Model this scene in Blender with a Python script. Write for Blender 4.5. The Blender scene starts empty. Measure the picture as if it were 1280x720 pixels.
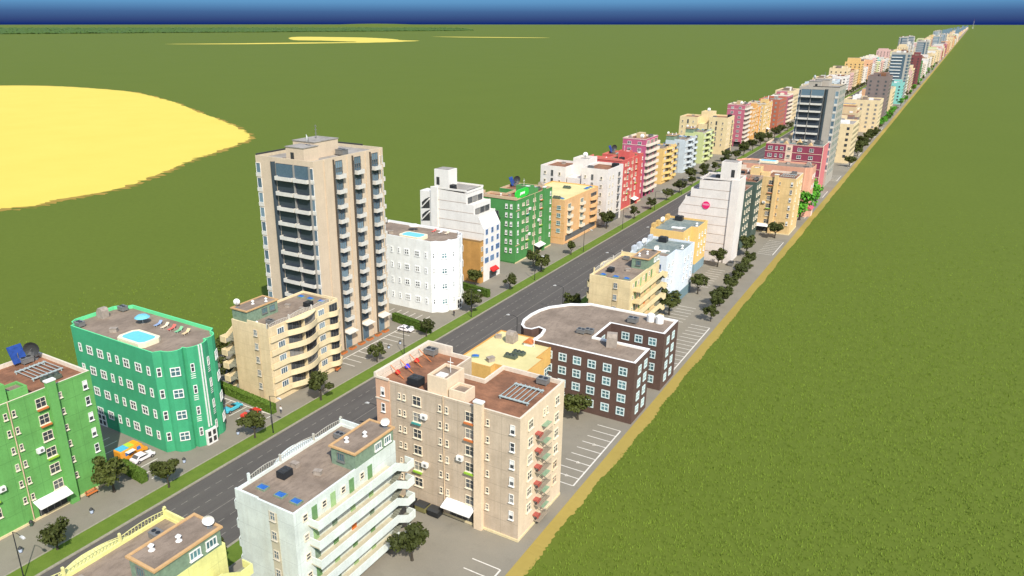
import bpy, math, random
from mathutils import Vector, Matrix
rnd = random.Random(11)
PI = math.pi
EXPO = .6
scene = bpy.context.scene
col = scene.collection

# ------------------------------------------------------------------ materials
def lin(c):
    c /= 255.0
    return c / 12.92 if c <= 0.04045 else ((c + 0.055) / 1.055) ** 2.4

def rgb(r, g, b, k=0.92):
    return (min(lin(r) * k, .84), min(lin(g) * k, .84), min(lin(b) * k, .84), 1)

class NT:
    def __init__(s, name):
        s.m = bpy.data.materials.new(name); s.m.use_nodes = True
        s.t = s.m.node_tree; s.n = s.t.nodes; s.l = s.t.links
        s.b = s.n['Principled BSDF']
        s.co = s.n.new('ShaderNodeTexCoord'); s.src = s.co.outputs['Object']
    def world(s):
        g = s.n.new('ShaderNodeNewGeometry'); s.src = g.outputs['Position']; return s
    def map(s, sc):
        mp = s.n.new('ShaderNodeMapping'); mp.inputs['Scale'].default_value = sc
        s.l.new(s.src, mp.inputs['Vector']); return mp.outputs['Vector']
    def noise(s, scale, detail=4, rough=.55, vec=None):
        n = s.n.new('ShaderNodeTexNoise'); n.inputs['Scale'].default_value = scale
        n.inputs['Detail'].default_value = detail; n.inputs['Roughness'].default_value = rough
        s.l.new(vec or s.src, n.inputs['Vector']); return n.outputs['Fac']
    def ramp(s, fac, *stops):
        r = s.n.new('ShaderNodeValToRGB'); e = r.color_ramp.elements
        while len(e) < len(stops): e.new(.5)
        for i, (p, c) in enumerate(stops):
            e[i].position = p; e[i].color = c if len(c) == 4 else (*c, 1)
        s.l.new(fac, r.inputs['Fac']); return r.outputs['Color']
    def mix(s, fac, a, b, mode='MIX'):
        m = s.n.new('ShaderNodeMix'); m.data_type = 'RGBA'; m.blend_type = mode
        if isinstance(fac, (int, float)): m.inputs['Factor'].default_value = fac
        else: s.l.new(fac, m.inputs['Factor'])
        for k, v in ((6, a), (7, b)):
            if isinstance(v, tuple): m.inputs[k].default_value = v if len(v) == 4 else (*v, 1)
            else: s.l.new(v, m.inputs[k])
        return m.outputs[2]
    def math(s, op, a, b=0.0):
        m = s.n.new('ShaderNodeMath'); m.operation = op
        for k, v in ((0, a), (1, b)):
            if isinstance(v, (int, float)): m.inputs[k].default_value = v
            else: s.l.new(v, m.inputs[k])
        return m.outputs[0]
    def sep(s, ax):
        q = s.n.new('ShaderNodeSeparateXYZ'); s.l.new(s.src, q.inputs[0]); return q.outputs[ax]
    def bump(s, h, strength=.3, dist=.05):
        b = s.n.new('ShaderNodeBump'); b.inputs['Strength'].default_value = strength; b.inputs['Distance'].default_value = dist
        s.l.new(h, b.inputs['Height']); s.l.new(b.outputs['Normal'], s.b.inputs['Normal'])
    def out(s, c, rough=.85, metal=0, spec=.3):
        if isinstance(c, tuple): s.b.inputs['Base Color'].default_value = c
        else: s.l.new(c, s.b.inputs['Base Color'])
        s.b.inputs['Roughness'].default_value = rough; s.b.inputs['Metallic'].default_value = metal
        s.b.inputs['Specular IOR Level'].default_value = spec
        return s.m

def mul(c, k): return (min(c[0]*k, .88), min(c[1]*k, .88), min(c[2]*k, .88), 1)

_MC = {}
def wall(r, g, b, stain=.30, seams=0.0, speck=.0):
    key = ('wall', r, g, b, stain, seams)
    if key in _MC: return _MC[key]
    t = NT('plaster'); c = rgb(r, g, b)
    n1 = t.noise(.35, 5, .6); n2 = t.noise(1.0, 4, .6, t.map((1.3, 1.3, .09)))
    n3 = t.noise(3.5, 3, .7)
    a = t.ramp(n1, (.3, mul(c, 1 - stain*.55)), (.7, mul(c, 1.05)))
    st = t.ramp(n2, (.42, (.0,)*3), (.75, (1,)*3))
    a = t.mix(t.math('MULTIPLY', st, stain*.9), a, (c[0]*.62, c[1]*.56, c[2]*.47, 1))
    a = t.mix(.24, a, t.ramp(n3, (.3, mul(c, .66)), (.7, mul(c, 1.18))))
    if seams:
        z = t.sep(2); f = t.math('FRACT', t.math('DIVIDE', t.math('ADD', z, .15), 3.0))
        ln = t.math('LESS_THAN', f, .022)
        y = t.sep(1); f2 = t.math('FRACT', t.math('DIVIDE', t.math('ADD', y, 40.6), 3.9)); l2 = t.math('LESS_THAN', f2, .014)
        x = t.sep(0)
        ln = t.math('MAXIMUM', ln, l2)
        a = t.mix(t.math('MULTIPLY', ln, seams), a, mul(c, .55))
    t.bump(n3, .25, .03)
    _MC[key] = t.out(a, .88)
    return _MC[key]

def plain(name, r, g, b, rough=.6, metal=0, var=.12, spec=.3):
    key = (name, r, g, b, rough)
    if key in _MC: return _MC[key]
    t = NT(name); c = rgb(r, g, b)
    n = t.noise(1.7, 3, .6)
    _MC[key] = t.out(t.ramp(n, (.3, mul(c, 1-var)), (.7, mul(c, 1+var*.5))), rough, metal, spec)
    return _MC[key]

def glass(name, a, b, rough=.12, curtain=False):
    t = NT(name); oi = t.n.new('ShaderNodeObjectInfo')
    c = t.ramp(oi.outputs['Random'], (0, a), (.5, a), (.82, b), (.86, (.26, .24, .21) if curtain else b), (1, (.36, .34, .30) if curtain else b))
    n = t.noise(2.2, 2, .5)
    c = t.mix(t.math('MULTIPLY', n, .5), c, b)
    return t.out(c, rough, 0, .5)
G_DARK = glass('window_glass', (.030, .036, .042), (.11, .115, .115), .12, True)
G_BLUE = glass('blue_glass', (.06, .10, .13), (.18, .26, .30))
G_STRIP = glass('strip_glass', (.034, .046, .056), (.065, .085, .10))
G_END = glass('end_glass', (.034, .044, .054), (.075, .095, .115))
G_TEAL = glass('teal_glass', (.05, .11, .12), (.12, .24, .25))

def roofm(r, g, b, r2, g2, b2, sc=.22, st=.6):
    t = NT('roofing'); c, d = rgb(r, g, b), rgb(r2, g2, b2)
    n1 = t.noise(sc, 5, .65); n2 = t.noise(1.6, 4, .7, t.map((1, .35, 1))); n3 = t.noise(9, 2, .6)
    a = t.ramp(n1, (.35, mul(c, .88)), (.62, mul(d, 1.05)))
    a = t.mix(t.math('MULTIPLY', t.ramp(n2, (.48, (0,)*3), (.7, (1,)*3)), st), a, mul(c, .55))
    a = t.mix(.2, a, t.ramp(n3, (.3, mul(c, .6)), (.7, mul(d, 1.2))))
    t.bump(n3, .3, .03)
    return t.out(a, .93)
R_BROWN = roofm(134, 117, 100, 154, 136, 117)
R_RUST = roofm(122, 86, 64, 158, 110, 80, .3)
R_GREY = roofm(150, 142, 132, 172, 164, 152)
R_YELLOW = roofm(218, 204, 142, 226, 212, 152, .1, .12)
R_TEALR = roofm(112, 128, 124, 140, 146, 136, .5)

WHITE = plain('white_paint', 240, 236, 226, .6)
CREAMW = plain('cream_paint', 238, 224, 196, .7)
DARKM = plain('dark_metal', 62, 62, 60, .5)
GREYM = plain('grey_metal', 132, 130, 124, .45, .2)
GALV = plain('galvanised_metal', 165, 160, 150, .5, .2)
BLACKM = plain('black_metal', 44, 46, 48, .45)
CONC = plain('concrete', 168, 154, 138, .9, 0, .25)
WOOD = plain('brown_wood', 150, 92, 50, .7)
RUSTO = plain('orange_paint', 205, 118, 62, .7)
BLUEP = plain('blue_skylight', 52, 104, 175, .25, 0, .3, .5)
SOLAR = plain('solar_cells', 42, 72, 140, .25, 0, .3, .5)
POOLW = plain('pool_water', 110, 205, 232, .12, 0, .08, .5)
REDP = plain('red_paint', 205, 45, 40, .6)
GREENP = plain('green_paint', 112, 150, 96, .6)
LIME = plain('lime_paint', 150, 190, 60, .6)
TEALP = plain('teal_paint', 70, 150, 140, .6)
GREENB = plain('green_panel', 130, 150, 124, .6, 0, .25)
TRIMW = plain('wooden_trim', 206, 164, 112, .7)

# ------------------------------------------------------------------ mesh builder
class MB:
    def __init__(s): s.v = []; s.f = []; s.m = []
    def face(s, pts, m=0):
        i = len(s.v); s.v += [tuple(p) for p in pts]; s.f.append(tuple(range(i, i+len(pts)))); s.m.append(m)
    def box(s, x0, x1, y0, y1, z0, z1, m=0, top=None):
        if x1 < x0: x0, x1 = x1, x0
        if y1 < y0: y0, y1 = y1, y0
        i = len(s.v)
        s.v += [(x0,y0,z0),(x1,y0,z0),(x1,y1,z0),(x0,y1,z0),(x0,y0,z1),(x1,y0,z1),(x1,y1,z1),(x0,y1,z1)]
        for q in ((0,3,2,1),(4,5,6,7),(0,1,5,4),(1,2,6,5),(2,3,7,6),(3,0,4,7)):
            s.f.append(tuple(i+k for k in q)); s.m.append(m)
        if top is not None: s.m[-5] = top
        return s
    def prism(s, poly, z0, z1, m=0, top=None, sides=True):
        n = len(poly); i = len(s.v)
        s.v += [(p[0], p[1], z0) for p in poly] + [(p[0], p[1], z1) for p in poly]
        if sides:
            for k in range(n):
                j = (k+1) % n; s.f.append((i+k, i+j, i+n+j, i+n+k)); s.m.append(m)
        s.f.append(tuple(i+n+k for k in range(n))); s.m.append(m if top is None else top)
        s.f.append(tuple(i+k for k in reversed(range(n)))); s.m.append(m)
        return s
    def profile(s, pts, y0, y1, m=0):          # (x, z) outline swept along y
        n = len(pts); i = len(s.v)
        s.v += [(p[0], y0, p[1]) for p in pts] + [(p[0], y1, p[1]) for p in pts]
        for k in range(n):
            j = (k+1) % n; s.f.append((i+k, i+j, i+n+j, i+n+k)); s.m.append(m)
        s.f.append(tuple(i+k for k in reversed(range(n)))); s.m.append(m)
        s.f.append(tuple(i+n+k for k in range(n))); s.m.append(m)
        return s
    def tube(s, p, q, r0, r1=None, n=6, m=0):
        r1 = r0 if r1 is None else r1
        p, q = Vector(p), Vector(q); d = (q-p).normalized()
        a = d.orthogonal().normalized(); b = d.cross(a); i = len(s.v)
        for c, r in ((p, r0), (q, r1)):
            for k in range(n):
                t = 2*PI*k/n; s.v.append(tuple(c + a*math.cos(t)*r + b*math.sin(t)*r))
        for k in range(n):
            j = (k+1) % n; s.f.append((i+k, i+j, i+n+j, i+n+k)); s.m.append(m)
        s.f.append(tuple(i+k for k in reversed(range(n)))); s.m.append(m)
        s.f.append(tuple(i+n+k for k in range(n))); s.m.append(m)
        return s
    def shell(s, poly, z0, H, zr, t=.3, m=0, cap=None):    # outer walls, coping, inner parapet
        ins = inset(poly, t); n = len(poly); cap = m if cap is None else cap
        for k in range(n):
            j = (k+1) % n; a, b = poly[k], poly[j]; c, d = ins[k], ins[j]
            s.face([(*a, z0), (*b, z0), (*b, H), (*a, H)], m)
            s.face([(*a, H), (*b, H), (*d, H), (*c, H)], cap)
            s.face([(*c, H), (*d, H), (*d, zr), (*c, zr)], cap)
        return s
    def pieces(s, nf):                          # one builder per box
        out = []
        for i in range(0, len(s.f), nf):
            q = MB(); lo = min(min(f) for f in s.f[i:i+nf]); hi = max(max(f) for f in s.f[i:i+nf])
            q.v = s.v[lo:hi+1]; q.f = [tuple(k-lo for k in f) for f in s.f[i:i+nf]]; q.m = s.m[i:i+nf]; out.append(q)
        return out
    def mesh(s, name, mats):
        me = bpy.data.meshes.new(name); me.from_pydata(s.v, [], s.f)
        for q in mats: me.materials.append(q)
        if len(mats) > 1: me.polygons.foreach_set('material_index', s.m)
        me.update(); return me

def inset(poly, t):
    n = len(poly); out = []
    for k in range(n):
        p0, p1, p2 = Vector(poly[k-1]), Vector(poly[k]), Vector(poly[(k+1) % n])
        d1, d2 = (p1-p0).normalized(), (p2-p1).normalized()
        n1, n2 = Vector((-d1.y, d1.x)), Vector((-d2.y, d2.x))
        den = 1 + n1.dot(n2)
        q = p1 + (n1+n2) * (t / max(den, .35))
        out.append((q.x, q.y))
    return out

def obj(name, me, parent=None, loc=(0,0,0), rz=0, **kw):
    o = bpy.data.objects.new(name, me); col.objects.link(o)
    o.location = loc; o.rotation_euler = (0, 0, rz)
    if parent: o.parent = parent
    for k, v in kw.items(): o[k] = v
    return o
def part(name, mb, mats, parent, loc=(0,0,0), rz=0, **kw):
    return obj(name, mb.mesh(name, mats if isinstance(mats, list) else [mats]), parent, loc, rz, **kw)
def root(name, label, cat, loc=(0,0,0), rz=0, group=None):
    o = obj(name, None, None, loc, rz); o['label'] = label; o['category'] = cat
    if group: o['group'] = group
    o.empty_display_size = .5
    return o
def single(name, mb, mats, label, cat, loc=(0,0,0), rz=0, group=None, **kw):
    o = part(name, mb, mats, None, loc, rz, **kw); o['label'] = label; o['category'] = cat
    if group: o['group'] = group
    return o
def copy_tree(o, parent=None):
    c = o.copy(); col.objects.link(c)
    if parent: c.parent = parent
    for ch in list(o.children): copy_tree(ch, c)
    return c
def struct(name, mb, mats, loc=(0,0,0)):
    o = part(name, mb, mats, None, loc); o['kind'] = 'structure'; return o

# ------------------------------------------------------------------ windows and fittings
_WM = {}
def add_win(p, x, y, z, ang, w, h, style='cross', fm=None, gm=None, near=True, sill=True, t=.09, name='window'):
    fm = fm or WHITE; gm = gm or G_DARK
    key = (w, h, style, fm.name, gm.name, near, sill, t)
    if key not in _WM:
        a = MB(); d = .13
        a.box(0, d, -w/2, -w/2+t, -h/2, h/2); a.box(0, d, w/2-t, w/2, -h/2, h/2)
        a.box(0, d, -w/2+t, w/2-t, h/2-t, h/2); a.box(0, d, -w/2+t, w/2-t, -h/2, -h/2+t)
        q = t*.75
        if style in ('cross', 'tee'): a.box(.03, .09, -w/2+t, w/2-t, -q/2+.1, q/2+.1)
        if style == 'cross': a.box(.03, .1, -q/2, q/2, -h/2+t, h/2-t)
        if style == 'triple':
            for k in (-1, 1): a.box(.03, .1, k*w/6-q/2, k*w/6+q/2, -h/2+t, h/2-t)
        if style == 'sash': a.box(.03, .1, -w/2+t, w/2-t, -q/2, q/2)
        if style == 'blind': a.box(.02, .07, -w/2+t, w/2-t, -.05, h/2-t)
        if sill: a.box(0, .26, -w/2-.08, w/2+.08, -h/2-.1, -h/2-.005)
        g = MB(); g.face([(.025, -w/2+t, -h/2+t), (.025, w/2-t, -h/2+t), (.025, w/2-t, h/2-t), (.025, -w/2+t, h/2-t)])
        if near: _WM[key] = (a.mesh('window', [fm]), g.mesh('pane', [gm]))
        else:
            a.face(g.v, 1); _WM[key] = (a.mesh('window', [fm, gm]), None)
    me, ge = _WM[key]
    o = obj(name, me, p, (x, y, z), ang)
    if ge: obj('pane', ge, o)
    return o

def ac_box(p, x, y, z, ang):
    if 'ac' not in _WM:
        a = MB(); a.box(.02, .55, -.55, .55, -.38, .38)
        n = 12; a.face([(.553, .12+.26*math.cos(2*PI*k/n), .26*math.sin(2*PI*k/n)) for k in range(n)], 1)
        a.box(.02, .5, -.45, -.38, -.5, -.38, 1); a.box(.02, .5, .38, .45, -.5, -.38, 1)
        _WM['ac'] = a.mesh('air_conditioner', [WHITE, GREYM])
    return obj('air_conditioner', _WM['ac'], p, (x, y, z), ang)

def roof_unit(p, x, y, z, kind='fan', s=1.0, rz=0):
    key = ('ru', kind)
    if key not in _WM:
        a = MB()
        if kind == 'fan':
            a.box(-.9, .9, -.7, .7, .25, 1.05); a.box(-.95, .95, -.75, .75, 1.05, 1.13)
            for sx in (-.75, .75):
                for sy in (-.55, .55): a.box(sx-.07, sx+.07, sy-.07, sy+.07, 0, .25)
            for cx in (-.45, .45):
                a.tube((cx, 0, 1.13), (cx, 0, 1.2), .36, .36, 12, 1)
            me = a.mesh('roof_unit', [GREYM, BLACKM])
        elif kind == 'black':
            a.box(-1.1, 1.1, -.9, .9, .15, 1.35); a.box(-1.0, 1.0, -.8, .8, 1.35, 1.42, 1)
            for cx in (-.5, .5):
                for cy in (-.38, .38): a.tube((cx, cy, 1.42), (cx, cy, 1.52), .3, .3, 10, 1)
            me = a.mesh('roof_unit', [BLACKM, DARKM])
        elif kind == 'green':
            a.box(-1.5, 1.5, -.75, .75, .15, .75)
            for cx in (-1, 0, 1): a.tube((cx, 0, .75), (cx, 0, 1.1), .55, .38, 10, 1)
            me = a.mesh('roof_unit', [plain('green_metal', 92, 102, 86, .6), plain('green_metal_dark', 66, 74, 64, .6)])
        elif kind == 'hood':
            a.profile([(-.8, 0), (.8, 0), (.8, .9), (.2, 1.7), (-.55, 1.7), (-.8, 1.3)], -.6, .6)
            me = a.mesh('vent_hood', [CONC])
        elif kind == 'box':
            a.box(-.6, .6, -.4, .4, 0, .7); a.box(-.66, .66, -.46, .46, .7, .78)
            me = a.mesh('vent_box', [CONC])
        elif kind == 'tank':
            for cy in (-.95, .95):
                a.tube((0, cy, 0), (0, cy, 1.5), .85, .85, 14); a.tube((0, cy, 1.5), (0, cy, 1.72), .85, .5, 14)
            me = a.mesh('water_tank', [WHITE])
        elif kind == 'sky':
            a.box(-.8, .8, -.6, .6, 0, .28)
            a.v += [(-.7,-.5,.285),(.7,-.5,.285),(.7,.5,.285),(-.7,.5,.285),(-.25,0,.6),(.25,0,.6)]
            i = 8
            for q in ((0,1,5,4),(1,2,5),(2,3,4,5),(3,0,4)): a.f.append(tuple(i+k for k in q)); a.m.append(1)
            me = a.mesh('skylight', [GREENB, BLUEP])
        elif kind == 'dish':
            n = 14
            for r0, r1, z0, z1 in ((.02, .45, 0, .06), (.45, .85, .06, .22)):
                for k in range(n):
                    t0, t1 = 2*PI*k/n, 2*PI*(k+1)/n
                    a.face([(.2+z0*1.4, r0*math.cos(t0), 1.5+r0*math.sin(t0)), (.2+z1*1.4, r1*math.cos(t0), 1.5+r1*math.sin(t0)),
                            (.2+z1*1.4, r1*math.cos(t1), 1.5+r1*math.sin(t1)), (.2+z0*1.4, r0*math.cos(t1), 1.5+r0*math.sin(t1))])
            a.tube((0, 0, 0), (.15, 0, 1.5), .07, .06, 6, 1); a.box(-.35, .35, -.35, .35, 0, .08, 1)
            a.tube((.25, 0, 1.5), (.95, 0, 1.5), .03, .03, 5, 1)
            me = a.mesh('satellite_dish', [WHITE, GREYM])
        elif kind == 'cowl':
            a.tube((0, 0, 0), (0, 0, .5), .16, .16, 8); a.tube((0, 0, .5), (0, 0, .72), .3, .06, 8); a.tube((0,0,.0),(0,0,.12),.32,.2,8)
            me = a.mesh('vent_cowl', [WHITE])
        _WM[key] = me
    me = _WM[key]
    o = obj(me.name.split('.')[0], me, p, (x, y, z), rz); o.scale = (s, s, s)
    return o

def slab_box(p, name, mats, *a, **k):
    m = MB(); m.box(*a); return part(name, m, mats, p, **k)

# ------------------------------------------------------------------ walk-up block with awning front
def walkup(label, loc, rz, c, near=True, group=None, end=None, trim=None, street=None, bare=False, roofc=None, sign=False, pv=False):
    p = root('apartment_block', label, 'apartment building', loc, rz, group)
    W, D, H, zr, h = 26.4, 14.8, 21.3, 20.6, 13.2
    wm = wall(*c, .5, .8); em = wall(*(end or c), .25); cap = plain('coping', 226, 210, 186, .8) if trim is None else plain('coping', *trim, .8)
    poly = [(0,-h), (0,h), (-D,h), (-D,1.9), (-8.7,1.9), (-8.7,-4.3), (-D,-4.3), (-D,-h)]
    m = MB(); m.shell(poly, 0, H, zr, .32, 0, 1)
    part('wall', m, [wm, cap], p)
    e = MB(); e.box(-D+.01, -.01, h, h+.05, .42, H-.02); part('end_wall', e, em, p)
    r = MB(); r.prism(inset(poly, .3), zr-.3, zr, 0, None, False); part('roof', r, roofc or R_RUST, p)
    b = MB()
    b.box(.0, .16, -h-.1, h+.16, 0, .4); b.box(-D, -.0, h+.001, h+.16, 0, .4); part('plinth', b, plain('plinth', 226, 206, 160, .85), p)
    # street end: tinted facing strip with dentil bands and raised cornice
    sm = wall(*(street or c), .25)
    b = MB(); b.box(.0, .12, -h-.12, -h+2.6, .42, H+.1); b.box(-D, -.0, -h-.12, -h, .42, H+.1); part('street_facing', b, sm, p)
    b = MB(); b.box(-D+.2, .28, -h-.3, -h+.25, H+.1, H+1.0); b.box(.0, .28, -h+.25, -h+2.6, H+.1, H+.45)
    b.box(-D-.1, -D+.3, -h-.2, -h+5, H+.002, H+1.1); part('cornice', b, cap, p)
    b = MB()
    for z in (17.7, 6.0): b.box(.12, .24, -h-.2, -h+2.6, z, z+.22)
    [part('string_course', q_, cap, p) for q_ in b.pieces(6)]
    # pilaster
    b = MB(); b.box(.0, .75, h-7.5, h-6.1, 0, 22.3); b.box(-.1, .85, h-7.6, h-6.0, 22.3, 22.55, 1); part('chimney_breast', b, [em if not bare else wm, WHITE], p)
    b = MB(); b.tube((.14, h-13.4, .2), (.14, h-13.4, H+.2), .09, .09, 6); part('drainpipe', b, plain('pipe', 214, 186, 150, .6), p)
    rows = [19.2, 16.3, 13.35, 10.4, 7.4, 4.4]
    cols = [(1.2, .78, 1.5, 'blind'), (5.45, .55, 1.0, 'sash'), (8.6, 1.6, 1.65, 'cross'), (12.8, .55, 1.1, 'sash'), (14.05, .55, 1.1, 'sash'),
            (18.45, 1.6, 1.65, 'cross'), (20.9, .5, 1.0, 'sash'), (21.85, .5, 1.0, 'sash'), (25.1, .75, 1.5, 'blind')]
    for u, w, hh, st in cols:
        for i, z in enumerate(rows):
            s2 = st
            if st == 'blind' and (i*7+int(u)) % 3 == 2: s2 = 'sash'
            add_win(p, .12 if u > 24 else 0, h-u, z, 0, w, hh, s2, CREAMW if st != 'blind' else WHITE, None, near, True, .065)
    for k, (u, i, mt) in enumerate(((8.6, 1, RUSTO), (8.6, 3, LIME), (18.45, 1, TEALP), (18.45, 4, LIME), (8.6, 0, RUSTO))):
        b = MB(); b.box(.26, .55, h-u-.85, h-u+.85, rows[i]-1.12, rows[i]-.86); part('flower_box', b, mt, p)
    for u, z in ((17.0, 16.9), (17.0, 8.2), (10.3, 11.6)): ac_box(p, 0, h-u, z, 0)
    # entrance under a sloping awning
    b = MB(); b.profile([(.02, 3.45), (2.0, 2.75), (2.0, 2.62), (.02, 3.3)], h-13.0, h-7.55); part('awning', b, WHITE, p)
    b = MB(); b.box(.02, .1, h-12.4, h-7.8, .42, 2.6); part('entrance_glazing', b, DARKM, p)
    b = MB()
    for y in (-12.2, -11.1, -10, -8.9): b.box(.1, .16, h+y-.05, h+y+.05, .42, 2.6)
    part('entrance_frame', b, GREYM, p)
    # stair tower and low service rooms on the roof
    b = MB(); b.shell([(-5.4,-3.4), (-.4,-3.4), (-.4,.2), (-5.4,.2)], zr, 24.1, 23.7, .3); b.face([(-5.1,-3.1,23.7), (-.7,-3.1,23.7), (-.7,-.1,23.7), (-5.1,-.1,23.7)], 1)
    part('stair_tower', b, [em, R_BROWN], p)
    b = MB(); b.shell([(-3.4,.5), (-.5,.5), (-.5,3.4), (-3.4,3.4)], zr, 22.6, 22.2, .3); b.face([(-3.1,.8,22.2), (-.8,.8,22.2), (-.8,3.1,22.2), (-3.1,3.1,22.2)], 1)
    part('service_room', b, [em, R_BROWN], p)
    b = MB(); b.box(-2.6, -1.2, -2.4, -.9, 23.72, 23.95); b.tube((-3.6,-1.2,23.7), (-3.6,-1.2,26.2), .05, .05, 5); b.box(-3.65,-3.55,-1.7,-.7,25.4,25.5); part('aerial', b, WHITE, p)
    # pergola of pale bars
    b = MB()
    b.box(-10.45, -10.15, 6.6, 11.8, 20.95, 21.1); b.box(-5.45, -5.15, 6.6, 11.8, 20.95, 21.1)
    for k in range(7): b.box(-10.6, -5.0, 6.8+k*.78, 6.9+k*.78, 21.1, 21.18)
    for x in (-10.3, -5.3):
        for y in (6.8, 11.5): b.box(x-.08, x+.08, y-.08, y+.08, zr, 20.95)
    part('pergola', b, plain('pale_metal', 176, 190, 184, .5), p)
    roof_unit(p, -2.3, -7.0, zr, 'black', 1.0, PI/2); roof_unit(p, -13.2, -11.6, zr, 'fan', 1.1, PI/2)
    roof_unit(p, -13.2, 10.2, zr, 'fan', 1.0, PI/2); roof_unit(p, -9.6, -6.2, zr, 'cowl', 1.2); roof_unit(p, -6.8, -5.2, zr, 'box', .8)
    if pv:
        b = MB(); b.profile([(-12.2, .5), (-13.6, 3.3), (-13.7, 3.2), (-12.3, .45)], .9, 3.3); b.tube((-12.6,2,0),(-12.6,2,2.2),.06,.06,5,1)
        part('solar_panel', b, [SOLAR, GREYM], p, (-1.0, 7.2, zr)); o = roof_unit(p, -13.6, 11.8, zr, 'dish', 1.5, -PI*.25); o.data = o.data.copy(); o.data.materials[0] = DARKM
        roof_unit(p, -3.3, 8.6, zr, 'green', .95, PI/2)
    # drying poles with round lanterns by the street parapet
    for k in range(4):
        x = -3.2-k*2.6
        b = MB(); b.tube((x, -h+.5, zr+1.7), (x+.4, -h+3.4, zr+.1), .07, .07, 5); part('drying_pole', b, RUSTO, p)
    for k, mt in enumerate((REDP, plain('blue_fabric', 70, 70, 215, .7), REDP)):
        b = MB(); b.tube((0,0,0), (0,0,.25), .3, .48, 12); b.tube((0,0,.25), (0,0,.75), .48, .2, 12)
        part('roof_lantern', b, mt, p, (-3.8-k*2.7, -h+1.4, zr+.1))
    # fire-escape end
    for x in (-3.2, -12.2):
        for i, z in enumerate((19.0, 16.0, 13.1, 10.2, 7.3, 4.4)):
            add_win(p, x, h+.05, z, PI/2, 1.5, 1.5, 'cross', CREAMW if x > -9 or i < 4 else em, None, near)
    for z in (19.0,):
        for x in (-7.6, -8.6): add_win(p, x, h+.05, z, PI/2, .55, 1.1, 'sash', CREAMW, None, near)
    if end:
        for i, z in enumerate((16.6, 13.7, 10.8, 7.8, 4.8, 2.0)):
            b = MB(); b.box(-8.6, -5.0, h+.06, h+1.15, z-1.15, z-1.07)
            for k in range(11): b.box(-8.6+k*.35, -8.57+k*.35, h+1.1, h+1.13, z-1.07, z-.15)
            b.box(-8.6, -5.0, h+1.1, h+1.14, z-.15, z-.1)
            if i < 5: b.tube((-5.3, h+.75, z-1.1), (-8.2, h+.75, z-3.9), .07, .07, 4)
            part('fire_escape', b, plain('iron', 160, 146, 126, .7, 0), p)
            b = MB(); b.profile([(-8.9, -.02), (-6.9, -.02), (-6.9, .05), (-8.9, .05)], 0, .85)
            part('green_awning', b, plain('green_canvas', 140, 164, 132, .8), p, (0, h+.06, z+.35))
            b = MB(); b.box(-5.7, -4.7, h+.06, h+.95, z-.1, z+.1); b.box(-5.75, -4.65, h+.9, h+1.0, z-.35, z+.1); part('red_canopy', b, plain('red_canvas', 176, 92, 78, .8), p)
    # street end windows and balconies
    for x in (-1.6, -3.4):
        for z in rows: add_win(p, x, -h-.12, z, -PI/2, .8, 1.5, 'blind', WHITE, None, near)
    for z in rows[1:]:
        b = MB(); b.box(-9.5, -5.5, -h-1.2, -h-.12, z-1.4, z-1.25); b.box(-9.5, -5.5, -h-1.2, -h-1.1, z-1.25, z-.4); part('balcony', b, DARKM, p)
        add_win(p, -7.5, -h-.12, z, -PI/2, 2.4, 2.0, 'triple', GREYM, None, False)
    # rear windows
    for y in (-11.5, -8.9, -6.2, 4.2, 7.4, 10.6):
        for z in rows[::1]: add_win(p, -D, y, z, PI, 1.1, 1.3, 'sash', CREAMW, None, False, name='rear_window')
    if sign:
        b = MB(); n = 20
        outl = [(4.6*math.copysign(abs(math.cos(2*PI*k/n))**.6, math.cos(2*PI*k/n)), 1.5*math.copysign(abs(math.sin(2*PI*k/n))**.7, math.sin(2*PI*k/n))) for k in range(n)]
        fr = [(.0, y, z) for y, z in outl]; bk = [(-.35, y, z) for y, z in outl]
        b.face(fr); b.face(bk[::-1])
        for k in range(n): b.face([bk[k], bk[(k+1)%n], fr[(k+1)%n], fr[k]])
        pts = [(-1.3,.45),(-1.3,-.4),(-1.7,-.45),(-1.0,-.1),(-.6,.3),(-.4,-.4),(.1,.35),(.3,-.35),(.7,.3),(1.1,-.4),(1.5,.4)]
        for a, c2 in zip(pts[:-1], pts[1:]): b.tube((.06, *a), (.06, *c2), .13, .13, 5, 1)
        part('roof_sign', b, [plain('bright_green', 60, 205, 70, .4), WHITE], p, (-.3, -8.4, zr+2.3))
    return p

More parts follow.
